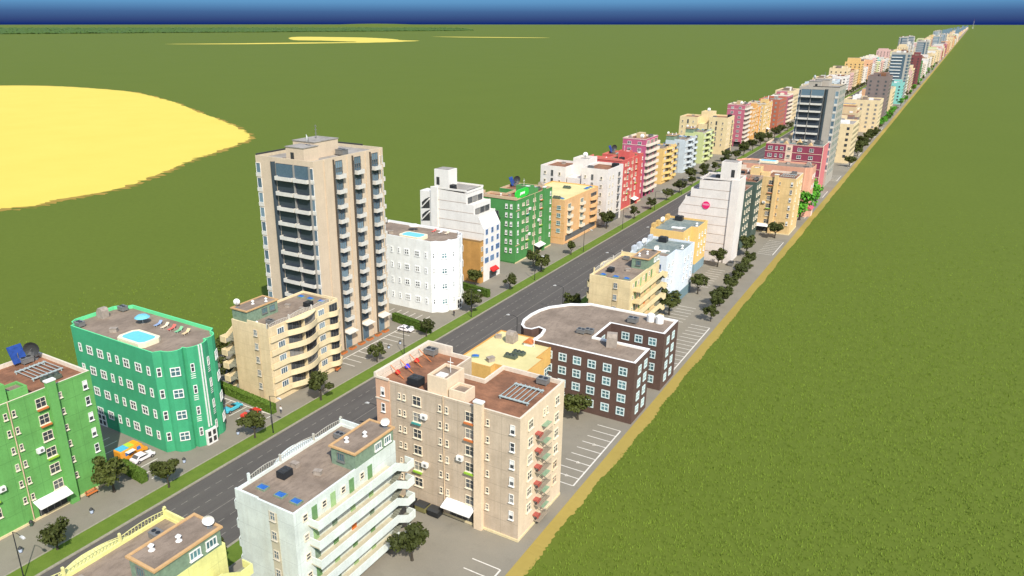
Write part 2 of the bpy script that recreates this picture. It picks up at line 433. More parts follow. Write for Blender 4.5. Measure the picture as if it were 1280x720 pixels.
# ------------------------------------------------------------------ rounded deco block with rooftop pool
def deco(label, loc, rz, c, near=True, group=None, rim=None, roofc=None, fm=None):
    p = root('rounded_block', label, 'apartment building', loc, rz, group)
    H, zr = 20.3, 19.6
    half = [(-4.6,6.8), (-3.8,5.6), (-3.3,5.55), (-2.5,5.25), (-1.85,4.6), (-1.5,3.8), (-1.5,3.0), (-1.75,2.45), (-1.0,2.3), (-.5,1.3), (-.3,.4)]
    poly = [(x,-y) for x, y in half] + half[::-1] + [(-29.0,6.8), (-29.4,5.9), (-30.8,5.5), (-31.6,4.2), (-31.6,-4.2), (-30.8,-5.5), (-29.4,-5.9), (-29.0,-6.8)]
    wm = wall(*c, .28)
    m = MB(); m.shell(poly, 0, H, zr, .24, 0, 1); part('wall', m, [wm, wall(*(rim or c), .1)], p)
    r = MB(); r.prism(inset(poly, .22), zr-.3, zr, 0, None, False); part('roof', r, roofc or R_BROWN, p)
    rows = (16.3, 11.95, 7.6, 3.2)
    offs = ((1.7,.85,'tee'), (4.6,1.7,'cross'), (8.1,1.7,'cross'), (10.8,.85,'tee'), (13.2,.85,'tee'), (16.0,1.7,'cross'), (19.3,1.7,'cross'), (22.3,.85,'tee'))
    for z in rows:
        for o, w, st in offs: add_win(p, -4.6-o, -6.8, z, -PI/2, w, 1.75, st, fm or WHITE, None, near, False, .27 if fm else .15)
        for o, w, st in offs: add_win(p, -4.6-o, 6.8, z, PI/2, w, 1.75, st, fm or WHITE, None, False, False, .15)
        for s in (-1, 1):
            add_win(p, -4.2, s*6.2, z, s*math.radians(33), .8, 1.75, 'tee', fm or WHITE, None, near, False, .24 if fm else .13)
            add_win(p, -1.85, s*4.55, z, s*math.radians(38), 1.75, 1.75, 'cross', fm or WHITE, G_TEAL, near, False, .27 if fm else .15)
            add_win(p, -.72, s*1.75, z, s*math.radians(25), .7, 1.7, 'tee', fm or WHITE, None, near, False, .22 if fm else .12)
        add_win(p, -31.6, 2.2, z, PI, 1.7, 1.75, 'cross', fm or WHITE, None, False, False, .15)
        add_win(p, -31.6, -2.2, z, PI, 1.7, 1.75, 'cross', fm or WHITE, None, False, False, .15)
    b = MB()
    for y in (-.28, .28): b.box(-.5, -.12, y-.1, y+.1, 3.6, H+.02)
    part('vertical_stripe', b, WHITE, p)
    for zc in (14.2, 9.8, 5.4):
        for q in (-1, 1):
            b = MB()
            for k in range(3): b.box(0, .05, -.42, .42, zc+k*.4, zc+k*.4+.13)
            part('relief_bars', b, WHITE, p, (-.74, q*1.78, 0), q*math.radians(25))
    b = MB(); b.box(-.6, .02, -1.15, 1.15, 0, 3.1)
    for y in (-.55, .55):
        for z in (.4, 1.75): b.box(.02, .04, y-.34, y+.34, z, z+1.0, 1)
    part('entrance_door', b, [WHITE, DARKM], p)
    b = MB(); b.box(-25.2, -22.6, -6.92, -6.8, 0, 2.6)
    for x in (-24.5, -23.3):
        for z in (.3, 1.5): b.box(x-.4, x+.4, -6.94, -6.92, z, z+.9, 1)
    part('side_door', b, [WHITE, DARKM], p)
    b = MB(); b.prism([(x*3.8-12.6, y*2.35-3.6) for x, y in ((-1,-.6),(-.8,-1),(.8,-1),(1,-.6),(1,.6),(.8,1),(-.8,1),(-1,.6))], zr, zr+.85)
    po = part('pool', b, plain('pool_rim', 240, 226, 190, .7), p)
    b = MB(); b.prism([(x*3.1-12.6, y*1.75-3.6) for x, y in ((-1,-.6),(-.8,-1),(.8,-1),(1,-.6),(1,.6),(.8,1),(-.8,1),(-1,.6))], zr+.852, zr+.862)
    part('pool_water', b, POOLW, po)
    roof_unit(p, -29.2, 4.6, zr, 'fan', .95); roof_unit(p, -28.6, -5.2, zr, 'fan', .95); roof_unit(p, -29.3, .2, zr, 'hood', 1.25, PI)
    roof_unit(p, -20.5, -3.4, zr, 'box', 1.1, .6)
    return p, zr

# ------------------------------------------------------------------ curved-balcony block with rear galleries
def arc(y0, y1, base, bulge, n=10):
    return [(base + bulge*math.sin(PI*k/n), y0+(y1-y0)*k/n) for k in range(n+1)]
def balcony_block(label, loc, rz, c, near=True, group=None, extra=0.0, railc=None, strip=None, doors=True, H=16.8):
    p = root('balcony_block', label, 'apartment building', loc, rz, group)
    D, h = 10.6, 10.6; zr = H-.45
    wm = wall(*c, .42, .5); pm = wall(*[min(255, int(v*1.03)) for v in c], .34)
    poly = [(0,-h), (0,h), (-D,h), (-D,-h)]
    m = MB(); m.shell(poly, 0, H, zr, .28, 0, 1); part('wall', m, [wm, pm], p)
    r = MB(); r.prism(inset(poly, .26), zr-.3, zr, 0, None, False); part('roof', r, R_BROWN, p)
    n = 5; fl = [H-1.6-3.02*k for k in range(n)]
    path = [(.35,-h+.3), (.45,-6.0)] + arc(-5.6, 3.2, .5, 1.35, 9) + [(.45,3.9), (.4,6.4)] + arc(7.0, h-.1, .5, .75, 6) + [(.3, h-.05)]
    for k, z in enumerate(fl):
        zb = z-1.45
        o2 = [(x, y) for x, y in path]; inn = [(x-.16, y) for x, y in path]
        b = MB()
        for i in range(len(path)-1):
            a0, a1, i0, i1 = o2[i], o2[i+1], inn[i], inn[i+1]
            z1 = zb+1.05
            b.face([(*a0, zb-.2), (*a1, zb-.2), (*a1, z1), (*a0, z1)]); b.face([(*i1, zb+.02), (*i0, zb+.02), (*i0, z1), (*i1, z1)])
            b.face([(*a0, z1), (*a1, z1), (*i1, z1), (*i0, z1)])
            b.face([(0, a0[1], zb), (*a0, zb), (*a1, zb), (0, a1[1], zb)]); b.face([(0, a1[1], zb-.2), (*a1, zb-.2), (*a0, zb-.2), (0, a0[1], zb-.2)])
        b.face([(0,path[0][1],zb-.2), (*path[0],zb-.2), (*path[0],zb+1.05), (0,path[0][1],zb+1.05)])
        b.face([(0,path[-1][1],zb-.2), (0,path[-1][1],zb+1.05), (*path[-1],zb+1.05), (*path[-1],zb-.2)])
        part('balcony', b, pm, p)
        for y, w in ((-3.2, 3.9), (1.2, 3.5), (8.9, 2.6)): add_win(p, 0, y, z-.2, 0, w, 2.3, 'triple', GREYM, G_DARK, near, False, .08, 'balcony_door')
        for y in (-7.2, 5.0): add_win(p, 0, y, z, 0, 1.9, 1.6, 'triple', WHITE, G_BLUE, near, False)
        b = MB(); b.box(.02, .9, -1.2, -1.0, zb, zb+2.85); part('balcony_screen', b, pm, p)
    b = MB(); zt = H-.35; pts = arc(-5.6, 3.2, .35, 1.3, 9)
    b.prism([(.0, -5.6)] + pts + [(.0, 3.2)], zt, zt+.22); part('canopy', b, pm, p)
    st = wall(*(strip or [int(v*.9) for v in c]), .3)
    for ey, ang, x in ((-h, -PI/2, -3.6), (h, PI/2, -6.9)):
        b = MB(); s = -1 if ey < 0 else 1
        b.box(x-.75, x+.75, ey, ey+s*.05, .5, H-1.0); part('window_strip', b, st, p)
        for z in fl: add_win(p, x, ey+s*.05, z, ang, .95, 1.35, 'cross', plain('grey_frame', 205, 196, 176, .7), G_BLUE, near)
    # rear access galleries and outside stairs
    dc = [GREENP, GREENB, plain('pale_green', 160, 190, 130, .7), plain('door_orange', 225, 120, 50, .7)]
    for k, z in enumerate(fl):
        zf = z-1.45
        for j, y in enumerate((6.9, 3.3, -.5, -4.5)):
            mt = dc[(k*5+j*3+(2 if j == 1 else 0)) % 3] if not (k == 2 and j == 2) else dc[3]
            b = MB(); b.box(-D-.08, -D, y-.48, y+.48, zf, zf+2.15); part('flat_door', b, mt, p)
            add_win(p, -D, y+1.75, zf+1.4, PI, .9, 1.1, 'sash', CREAMW, None, near, False, name='rear_window')
        if k == n-1 and zf < 1: pass
        b = MB(); b.box(-D-1.7, -D, -8.4, 8.2, zf-.2, zf); part('gallery_slab', b, st, p)
        b = MB(); b.box(-D-1.85, -D-1.7, -8.4, 8.2, zf-.3, zf+1.05); b.box(-D-1.7, -D-.0, 8.05, 8.2, zf, zf+1.05)
        # sloping stair parapet down to the half landing
        zl = zf-1.5
        b.face([(-D-1.85,-8.4,zf-.3), (-D-1.85,-8.4,zf+1.05), (-D-1.85,-10.9,zl+1.05), (-D-1.85,-10.9,zl-.3)])
        b.face([(-D-1.7,-8.4,zf-.3), (-D-1.7,-10.9,zl-.3), (-D-1.7,-10.9,zl+1.05), (-D-1.7,-8.4,zf+1.05)])
        b.face([(-D-1.85,-8.4,zf+1.05), (-D-1.7,-8.4,zf+1.05), (-D-1.7,-10.9,zl+1.05), (-D-1.85,-10.9,zl+1.05)])
        b.box(-D-1.85, -D-1.7, -12.6, -10.9, zl-.3, zl+1.05); b.box(-D-1.7, -D-.2, -12.6, -12.45, zl-.3, zl+1.05); part('gallery_parapet', b, pm, p)
        b = MB()
        for i in range(7): b.box(-D-1.7, -D-.35, -8.4-(i+1)*.357, -8.4-i*.357, zf-.42-i*.214, zf-.05-i*.214-.16)
        b.box(-D-1.7, -D-.2, -12.45, -10.9, zl-.25, zl); part('stair_flight', b, plain('stair_concrete', 140, 140, 122, .9, 0, .2), p)
        if k < n-1:
            b = MB()
            for i in range(7): b.box(-D-1.0, -D-.2, -10.9+(i)*.357, -10.9+(i+1)*.357, zl-.42-i*.214, zl-.2-i*.214)
            part('stair_flight', b, plain('stair_concrete', 140, 140, 122, .9, 0, .2), p)
    # penthouse
    b = MB(); pz = H+2.5; pp = [(-6.2,-10.2), (-6.2,-1.6), (-D+.05,-1.6), (-D+.05,-10.2)]
    b.prism(pp, zr, pz-.25, 0); ph = part('penthouse', b, GREENB, p)
    b = MB(); q = [(-5.95,-10.45), (-5.95,-1.35), (-D-.2,-1.35), (-D-.2,-10.45)]; b.shell(q, pz-.25, pz, pz-.12, .35); part('roof_edge', b, TRIMW, ph)
    b = MB(); b.prism(inset(q, .34), pz-.22, pz-.12); part('penthouse_roof', b, R_BROWN, ph)
    for y in (-8.8, -6.6): add_win(ph, -D+.05, y, H+1.15, PI, 1.5, 1.1, 'triple', WHITE, G_TEAL, False)
    for y in (-3.2, -5.4): add_win(ph, -6.2, y, H+1.1, 0, 1.5, 1.2, 'triple', GREYM, G_TEAL, False)
    add_win(ph, -8.0, -1.6, H+1.1, PI/2, 1.3, 1.3, 'triple', GREYM, G_TEAL, False)
    roof_unit(p, -7.4, -3.6, pz-.12, 'cowl', 1.2); roof_unit(p, -8.6, -6.2, pz-.12, 'cowl', 1.2)
    roof_unit(p, -9.6, -9.6, pz-.12, 'dish', .8, PI*.75)
    # front balustrade in three arched lengths
    rm = plain('rail', *(railc or (214, 206, 190)), .6)
    for y0, y1, hh in ((-h+.2, -4.6, .55), (-4.3, 2.2, .9), (2.5, 8.0, .7)):
        b = MB(); nb = int((y1-y0)/.42)
        for i in range(nb+1):
            y = y0+(y1-y0)*i/nb; zz = H+.45+hh*math.sin(PI*(.12+.76*i/nb))*.75
            b.box(-.17, -.13, y-.025, y+.025, H, zz)
            if i < nb:
                y2 = y0+(y1-y0)*(i+1)/nb; zz2 = H+.45+hh*math.sin(PI*(.12+.76*(i+1)/nb))*.75
                b.tube((-.15, y, zz), (-.15, y2, zz2), .05, .05, 4); b.tube((-.15, y, H+.1), (-.15, y2, zz2-.15), .022, .022, 3)
        b.box(-.3, 0, y0-.25, y0, H, H+1.1); part('balustrade', b, rm, p)
    b = MB(); b.box(-.3, 0, 8.05, 8.35, H, H+1.2); b.box(-4.2, -.0, h-.3, h, H, H+.15); b.box(-.3, 0, -h, -h+.3, H, H+.9)
    b.box(-5.9, -.3, -h, -h+.22, H, H+.75); [part('roof_pillar', q_, pm, p) for q_ in b.pieces(6)]
    for x in (-2.5, -5.8, -8.6): roof_unit(p, x, 8.0, zr, 'sky', .95)
    roof_unit(p, -3.0, 4.4, zr, 'black', .8, PI/2); roof_unit(p, -2.4, 1.8, zr, 'box', .9); roof_unit(p, -6.5, 1.6, zr, 'box', .9, .3)
    roof_unit(p, -2.6, -7.4, zr, 'fan', .8); roof_unit(p, -4.6, -9.2, zr, 'cowl', 1.1)
    return p

# ------------------------------------------------------------------ tall slab tower
def tower(label, loc, rz, c, near=True, group=None, my=1, name='tower_block'):
    p = root(name, label, 'tower block', loc, rz, group)
    D, h, H = 17.6, 12.2, 46.8; zr = H-.7
    wm = wall(*c, .2, .12); wt = plain('balcony_white', 220, 213, 198, .75, 0, .12)
    poly = [(0,-h), (0,h), (-D,h), (-D,-h)]
    m = MB(); m.shell(poly, 0, H, zr, .35, 0, 1); part('wall', m, [wm, plain('tower_cap', 205, 188, 158, .85)], p)
    r = MB(); r.prism(inset(poly, .33), zr-.3, zr, 0, None, False); part('roof', r, R_GREY, p)
    b = MB(); b.box(-D+.1, -D+.3, -h+.1, h-.1, H+.002, H+.35); b.box(-D+.3, -6, (h-.3), (h-.1), H+.002, H+.35); part('roof_rail', b, DARKM, p)
    lev = [8.1+3.46*k for k in range(11)]
    for cy in (-4.0, 2.5, 8.9):
        y = cy*my
        b = MB(); b.box(0, .35, (y-1.75*my)-.12, (y-1.75*my)+.12, .2, H-.4); part('drip_channel', b, plain('dark_bronze', 88, 78, 66, .6), p)
        add_win(p, .05, y, lev[-1]+2.0, 0, 2.3, 2.5, 'triple', GREYM, G_BLUE, near, False, .08)
        g = MB(); g.box(0, .05, y-1.35, y+1.35, 5.2, H-1.6); part('dark_recess_glazing', g, G_STRIP, p)  # flush dark glass; the shade of a recess is put into its tone
        for z in lev:
            b = MB(); b.box(0, 1.15, y-1.2, y+1.3, z-.75, z-.6); b.box(1.03, 1.15, y-1.2, y+1.3, z-.6, z+.2); b.box(0, 1.03, y-1.2, y-1.08, z-.6, z+.2); b.box(0, 1.03, y+1.18, y+1.3, z-.6, z+.2)
            part('balcony', b, wt, p)
            add_win(p, .05, y-.1, z+.55, 0, 2.2, 2.2, 'triple', GREYM, G_BLUE, near, False, .07)
        b = MB(); b.profile([(0, 4.75), (1.9, 4.45), (1.9, 4.3), (0, 4.55)], y-1.7, y+1.7); part('entrance_canopy', b, wt, p)
        b = MB(); b.box(0, .06, y-1.1, y+1.1, .1, 4.0); part('entrance_glazing', b, G_BLUE, p)
    for cy in (-8.6, -.8, 5.7, 11.3):
        y = cy*my; b = MB(); b.box(-.02, .22, y-.22, y+.22, .2, H-.3); part('pilaster', b, wm, p)
    # glazed end
    e = -h*my; s = -my; ang = -PI/2*my
    g = MB(); g.box(-11.2, -.95, e, e+s*.06, 4.5, H-1.2); part('glazed_end', g, G_END, p)
    b = MB()
    n = 7
    arcp = [(-11.4-1.0*math.sin(PI*k/n)*0-(1.5*k/n), e+s*(.05+.55*math.sin(PI*k/n))) for k in range(n+1)]
    for i in range(n): b.face([(*arcp[i], 2), (*arcp[i+1], 2), (*arcp[i+1], H-.9), (*arcp[i], H-.9)])
    part('stair_glazing', b, G_STRIP, p)
    g = MB(); g.box(-11.2, -.95, e+s*.06, e+s*.16, H-4.2, H-1.3); part('top_glazing', g, G_BLUE, p)
    b = MB()
    for x in (-5.6, -1.0): b.box(x-.12, x+.12, e+s*.06, e+s*.5, 4.5, H-1.2)
    part('mullion', b, GALV, p)
    for z in lev:
        for x0, x1 in ((-10.9, -5.8), (-5.4, -1.15)):
            b = MB(); b.box(x0, x1, e+s*.06, e+s*1.1, z-.75, z-.6); b.box(x0, x1, e+s*.98, e+s*1.1, z-.6, z+.12)
            b.box(x0, x0+.12, e+s*.06, e+s*.98, z-.6, z+.12); b.box(x1-.12, x1, e+s*.06, e+s*.98, z-.6, z+.12); part('end_balcony', b, wt, p)
        add_win(p, -.6, e, z+1.3, ang, 1.15, 2.6, 'single', WHITE, G_BLUE, False, False, .06, 'corner_window')
        b = MB(); b.box(-1.15, .12, e+s*.02, e+s*.16, z-.75, z); b.box(-D-.12, -D+1.5, e+s*.02, e+s*.16, z-.75, z+.1); part('spandrel', b, wt, p)
        add_win(p, -D+.75, e, z+1.3, ang, 1.4, 2.3, 'single', WHITE, G_BLUE, False, False, .06, 'corner_window')
    # far end: slim balconies at the corner
    f = h*my
    for z in lev:
        b = MB(); b.box(-2.2, -.1, f, f-s*.8, z-.75, z+.3); part('corner_balcony', b, wt, p)
        add_win(p, 0, f+s*.85, z+1.2, 0, 1.2, 2.2, 'single', WHITE, G_BLUE, False, False, .06, 'corner_window')
    b = MB()
    for k in range(12):
        for y in (-8, -3, 2, 7): b.box(-D-.05, -D, y-1, y+1, 5+3.46*k, 7+3.46*k)
    part('rear_glazing', b, G_BLUE, p)
    for (x0, x1, y0, y1, z1) in ((-9.0, -3.6, -11.0, -6.4, H+2.4), (-12.0, -5.4, -5.6, 2.4, H+2.9)):
        if my < 0: y0, y1 = -y1, -y0
        b = MB(); b.prism([(x0,y0), (x1,y0), (x1,y1), (x0,y1)], zr, z1); pb = part('plant_room', b, wm, p)
        b = MB(); b.prism([(x0-.15,y0-.15), (x1+.15,y0-.15), (x1+.15,y1+.15), (x0-.15,y1+.15)], z1, z1+.15); part('plant_room_roof', b, R_GREY, pb)
    b = MB(); yy = -11.0 if my > 0 else 11.0
    b.box(-7.6, -6.6, yy-my*.05, yy, zr, zr+2.0); part('plant_room_door', b, DARKM, p)
    roof_unit(p, -5.0, -7.6*my, H+2.55, 'dish', 1.1, PI*1.25); roof_unit(p, -3.2, 1.0*my, zr, 'fan', 1.3); roof_unit(p, -9.8, -10.6*my, zr, 'box', .8)
    b = MB(); b.tube((-9, -1*my, H+3.0), (-9, -1*my, H+6.2), .12, .06, 6)
    for z in (1.2, 2.0, 2.8): b.box(-9.35, -8.65, -1*my-.06, -1*my+.06, H+3+z, H+3.1+z)
    part('antenna', b, GREYM, p)
    return p

# ------------------------------------------------------------------ stepped block
def stepped(label, loc, rz, c, near=True, my=1, sign=False, annex=True):
    p = root('stepped_block', label, 'apartment building', loc, rz)
    h = 5.0; D = 18.6
    wm = wall(*c, .22); lm = plain('brown_joint', 176, 150, 128, .9)
    prof = [(0, 0), (0, 16.8), (-1.9, 20.2), (-3.6, 20.2), (-3.6, 23.0), (-6.2, 23.0), (-6.2, 26.7), (-D, 27.4), (-D, 0)]
    m = MB(); m.profile(prof[::-1], -h, h); part('wall', m, wm, p)
    for x0, x1, z in ((-3.6, -1.9, 20.2), (-6.2, -3.6, 23.0)):
        b = MB(); b.box(x0, x1, -h, -h+.2, z, z+.7); b.box(x0, x1, h-.2, h, z, z+.7); b.box(x1-.15, x1, -h+.2, h-.2, z, z+.9); part('terrace_parapet', b, wm, p)
    b = MB(); b.box(-D, -6.2, -h, -h+.25, 27.402, 27.9); b.box(-D, -6.2, h-.25, h, 27.402, 27.9); b.box(-6.5, -6.2, -h+.25, h-.25, 26.9, 27.5); b.box(-D, -D+.25, -h+.25, h-.25, 27.402, 27.9); part('parapet', b, wm, p)
    b = MB(); b.box(-D+.25, -7.2, -h+.25, h-.25, 27.41, 27.45); part('roof', b, R_GREY, p)
    for x, z in ((-3.6, 21.5), (-6.2, 24.6)):
        for y in (-2.9, 0, 2.9): add_win(p, x, y, z, 0, 2.6, 1.9, 'triple', GREYM, G_DARK, False, False)
    n = -my  # camera-side end
    e = h*n
    b = MB()
    for z in (24.0, 21.1, 18.2, 15.3, 12.4, 9.4, 6.4, 3.4):
        x1 = 0 if z < 16.8 else (-1.2 if z < 20 else (-3.6 if z < 23 else -6.2))
        b.box(-D+2.2, x1, e, e+n*.05, z-.05, z+.05)
    part('floor_joint', b, lm, p)
    b = MB(); b.box(-D-.4, -D+2.1, e+n*.0, e+n*.45, 0, 27.9); part('end_pier', b, wm, p)
    b = MB(); b.box(-D+.8, -D+6.0, e-n*4.8, e-n*.05, 27.46, 33.3); st = part('lift_tower', b, wm, p)
    b = MB(); b.box(-D+1.2, -D+5.6, e-n*4.4, e-n*.45, 33.3, 33.42); part('lift_roof', b, R_GREY, st)
    b = MB(); b.box(-D+1.6, -D+2.7, e-n*.05, e, 28.6, 31.0); part('lift_window', b, DARKM, st)
    b = MB(); b.box(-12.5, -11.0, e-n*2.2, e-n*.5, 27.46, 28.9); part('roof_unit', b, BLACKM, p)
    for y in (-3.3, 0, 3.3):
        for z in (15.6, 12.7, 9.7, 6.7):
            big = (z == 9.7 and y > 0) or (z == 6.7 and y < 2)
            add_win(p, 0, y, z, 0, 2.1 if big else 1.2, 1.6, 'triple' if big else 'sash', plain('blue_frame', 110, 140, 190, .6), G_BLUE, near, False)
    b = MB(); b.profile([(.02, 3.7), (1.3, 2.9), (1.3, 2.5), (.02, 3.0)], -1.2, 2.4); part('shop_awning', b, REDP, p)
    b = MB(); b.box(.0, .05, -1.5, 2.6, .1, 2.5); part('shop_front', b, G_DARK, p)
    if annex:
        b = MB(); b.prism([(-.15, e), (-.15, e+n*1.7), (-14.2, e+n*1.7), (-14.2, e)][::n], 0, 13.0); an = part('brick_annex', b, wall(206, 154, 84, .55), p)
        b = MB(); y1 = e+n*1.7
        b.box(-.45, -.15, e, y1, 13.002, 13.4); b.box(-14.2, -.45, y1-n*.3, y1, 13.002, 13.4); b.box(-14.2, -.45, e+n*.01, y1-n*.3, 13.01, 13.05); part('annex_parapet', b, plain('annex_coping', 150, 118, 74, .9), an)
        for z in (11.2, 6.6, 2.6): add_win(an, -8.4, y1, z, PI/2*n, 1.1, 1.7, 'sash', plain('violet_frame', 130, 120, 180, .6), G_BLUE, near, False)
        for z in (10.8, 7.6, 4.4):
            for yy in (e+n*.85,): add_win(an, -.15, yy, z, 0, 1.0, 1.5, 'sash', CREAMW, G_BLUE, near, False)
        # solid stair shaft; the shade in its openings is painted as dark faces
        b = MB(); b.box(-D-4.6, -D-.4, e+n*.1, e-n*4.0, 0, 26.2); sh = part('stair_shaft', b, wm, p)
        for z in (16.5, 20.5): 
            b = MB(); y = e+n*.12
            q = [(-D-4.0, z), (-D-1.0, z+.4), (-D-1.0, z+4.0), (-D-2.6, z+3.2), (-D-4.0, z+2.0)]
            b.face([(x, y, zz) for x, zz in q][::-n]); b.tube((-D-4.0, y+n*.15, z+.5), (-D-1.0, y+n*.15, z+3.4), .25, .25, 4, 1); part('stair_opening_shade', b, [DARKM, wm], sh)
    if sign:
        b = MB(); k = 26; cx, cz, R = -9.0, 18.7, 1.25
        ring = [(cx+R*math.cos(2*PI*i/k), cz+R*math.sin(2*PI*i/k)) for i in range(k)]
        for i in range(k):
            a, c2 = ring[i], ring[(i+1) % k]
            b.face([(a[0], e, a[1]), (c2[0], e, c2[1]), (c2[0], e+n*.22, c2[1]), (a[0], e+n*.22, a[1])])
        b.face([(x, e+n*.22, z) for x, z in ring])
        b.box(cx-1.12, cx+1.12, e+n*.22, e+n*.25, cz+.02, cz+.12, 1); b.box(cx-1.1, cx+1.1, e+n*.22, e+n*.25, cz+.42, cz+.5, 1)
        for i in range(6): b.box(cx-.9+i*.33, cx-.72+i*.33, e+n*.22, e+n*.25, cz+.18, cz+.38, 1)
        part('round_sign', b, [plain('sign_pink', 232, 44, 110, .5), plain('sign_pale', 250, 190, 205, .5)], p)
    return p

# ------------------------------------------------------------------ flat-roofed block with yellow roof and stacked balconies
def stacked(label, loc, rz, c, near=True, my=1):
    p = root('apartment_block', label, 'apartment building', loc, rz)
    h, D, H = 15.0, 19.5, 16.2
    wm = wall(*c, .3); poly = [(0,-h), (0,h), (-D,h), (-D,-h)]
    m = MB(); m.shell(poly, 0, H, H-.35, .3, 0, 1); part('wall', m, [wm, plain('amber_trim', 228, 172, 96, .8)], p)
    b = MB()
    for z in (2.2, 5.0, 7.8, 10.6, 13.4): b.box(-D+2, .08, -h-.06, -h, z, z+.12)
    part('string_course', b, plain('amber_trim', 228, 172, 96, .8), p)
    r = MB(); r.prism(inset(poly, .28), H-.6, H-.35, 0, None, False); part('roof', r, R_YELLOW, p)
    for z in (13.4, 10.6, 7.8, 5.0):
        for y in (-11.0, -.2):
            b = MB(); b.box(0, 1.1, y-1.5, y+1.5, z-1.35, z-1.2); b.box(.98, 1.1, y-1.5, y+1.5, z-1.2, z-.3); b.box(0, .98, y-1.5, y-1.38, z-1.2, z-.3); b.box(0, .98, y+1.38, y+1.5, z-1.2, z-.3)
            part('balcony', b, [CREAMW], p); add_win(p, 0, y, z, 0, 2.6, 2.0, 'triple', CREAMW, G_TEAL, near, False)
        pts = arc(7.5, 14.0, .6, .9, 8)
        b = MB(); b.prism([(0, 7.5)]+pts+[(0, 14.0)], z-1.45, z-.35); part('balcony', b, [wm], p)
        add_win(p, 0, 10.7, z+.3, 0, 5.2, 1.7, 'triple', GREYM, G_DARK, near, False)
        add_win(p, -2.2, -h, z, -PI/2, 1.5, 1.4, 'cross', plain('pale_blue_frame', 200, 214, 205, .7), G_TEAL, near)
    b = MB(); b.box(0, .5, -h+2, h-1, .1, .9); part('planter', b, wm, p)
    b = MB(); b.box(.0, .06, -h+1.5, h-1.5, .9, 3.0); part('ground_glazing', b, G_DARK, p)
    for x, y in ((-2.5, -12), (-4.4, -12.4), (-2.3, 8.6), (-2.4, 10.2), (-2.2, 12.6), (-9, 6)): roof_unit(p, x, y, H-.35, 'sky' if x > -3 else 'green', .95)
    roof_unit(p, -18.0, 2.0, H-.35, 'hood', 1.3)
    return p

def yellow_roof_block(label, loc):
    p = root('low_block', label, 'apartment building', loc)
    H = 12.6
    poly = [(.2,.1), (8.0,.1), (8.0,1.8), (15.0,1.8), (15.0,9.2), (13.6,9.2), (13.6,16.2), (10.4,16.9), (10.4,17.8), (.2,17.8)]
    wm = wall(232, 184, 104, .3)
    m = MB(); m.shell(poly, 8.9, H, H-.15, .28, 0, 1); part('fascia', m, [wm, plain('amber_edge', 206, 150, 76, .8)], p)
    m = MB(); ip = inset(poly, .5); m.prism(ip, 0, 8.95, 0, None); part('wall', m, wall(206, 196, 160, .3), p)
    r = MB(); r.prism(inset(poly, .26), H-.4, H-.15, 0, None, False); part('roof', r, R_YELLOW, p)
    for z in (7.2, 4.4, 1.6):
        for x in (1.6, 4.2, 6.8): add_win(p, x, .6, z, -PI/2, 2.0, 1.8, 'cross', plain('teal_frame', 150, 190, 180, .6), G_TEAL, True, False)
        for x in (9.6, 12.6): add_win(p, x, 2.3, z, -PI/2, 2.2, 1.8, 'cross', plain('teal_frame', 150, 190, 180, .6), G_TEAL, True, False)
        for y in (3.6, 6.6): add_win(p, 14.5, y, z, 0, 2.2, 1.9, 'triple', CREAMW, G_TEAL, True, False)
        for y in (11.2, 14.2): add_win(p, 13.1, y, z, 0, 2.0, 1.9, 'cross', WHITE, G_TEAL, True, False)
        for y in (3, 6.5, 10, 13.5): add_win(p, .7, y, z, PI, 2.2, 1.9, 'triple', CREAMW, G_TEAL, True, False)
    z = H-.15
    roof_unit(p, 1.8, 13.9, z, 'box', 1.0, .4); roof_unit(p, 5.2, 13.6, z, 'hood', 1.45, PI/2)
    roof_unit(p, 2.7, 3.1, z, 'sky', .95, .5); roof_unit(p, 6.4, 2.8, z, 'box', 1.2, 1.1)
    roof_unit(p, 9.0, 6.4, z, 'green', .85, 0); roof_unit(p, 9.6, 8.6, z, 'green', .85, 0)
    b = MB(); b.box(0, 1.8, 0, 1.2, 0, .7); b.profile([(-.2,.7), (2.0,.7), (1.2,1.3), (.5,1.3)], -.2, 1.4, 1); b.tube((2.3,.2,0), (2.3,.2,2.2), .09, .09, 6); part('roof_hatch', b, [WHITE, RUSTO], p, (8.2, 13.2, z))
    return p

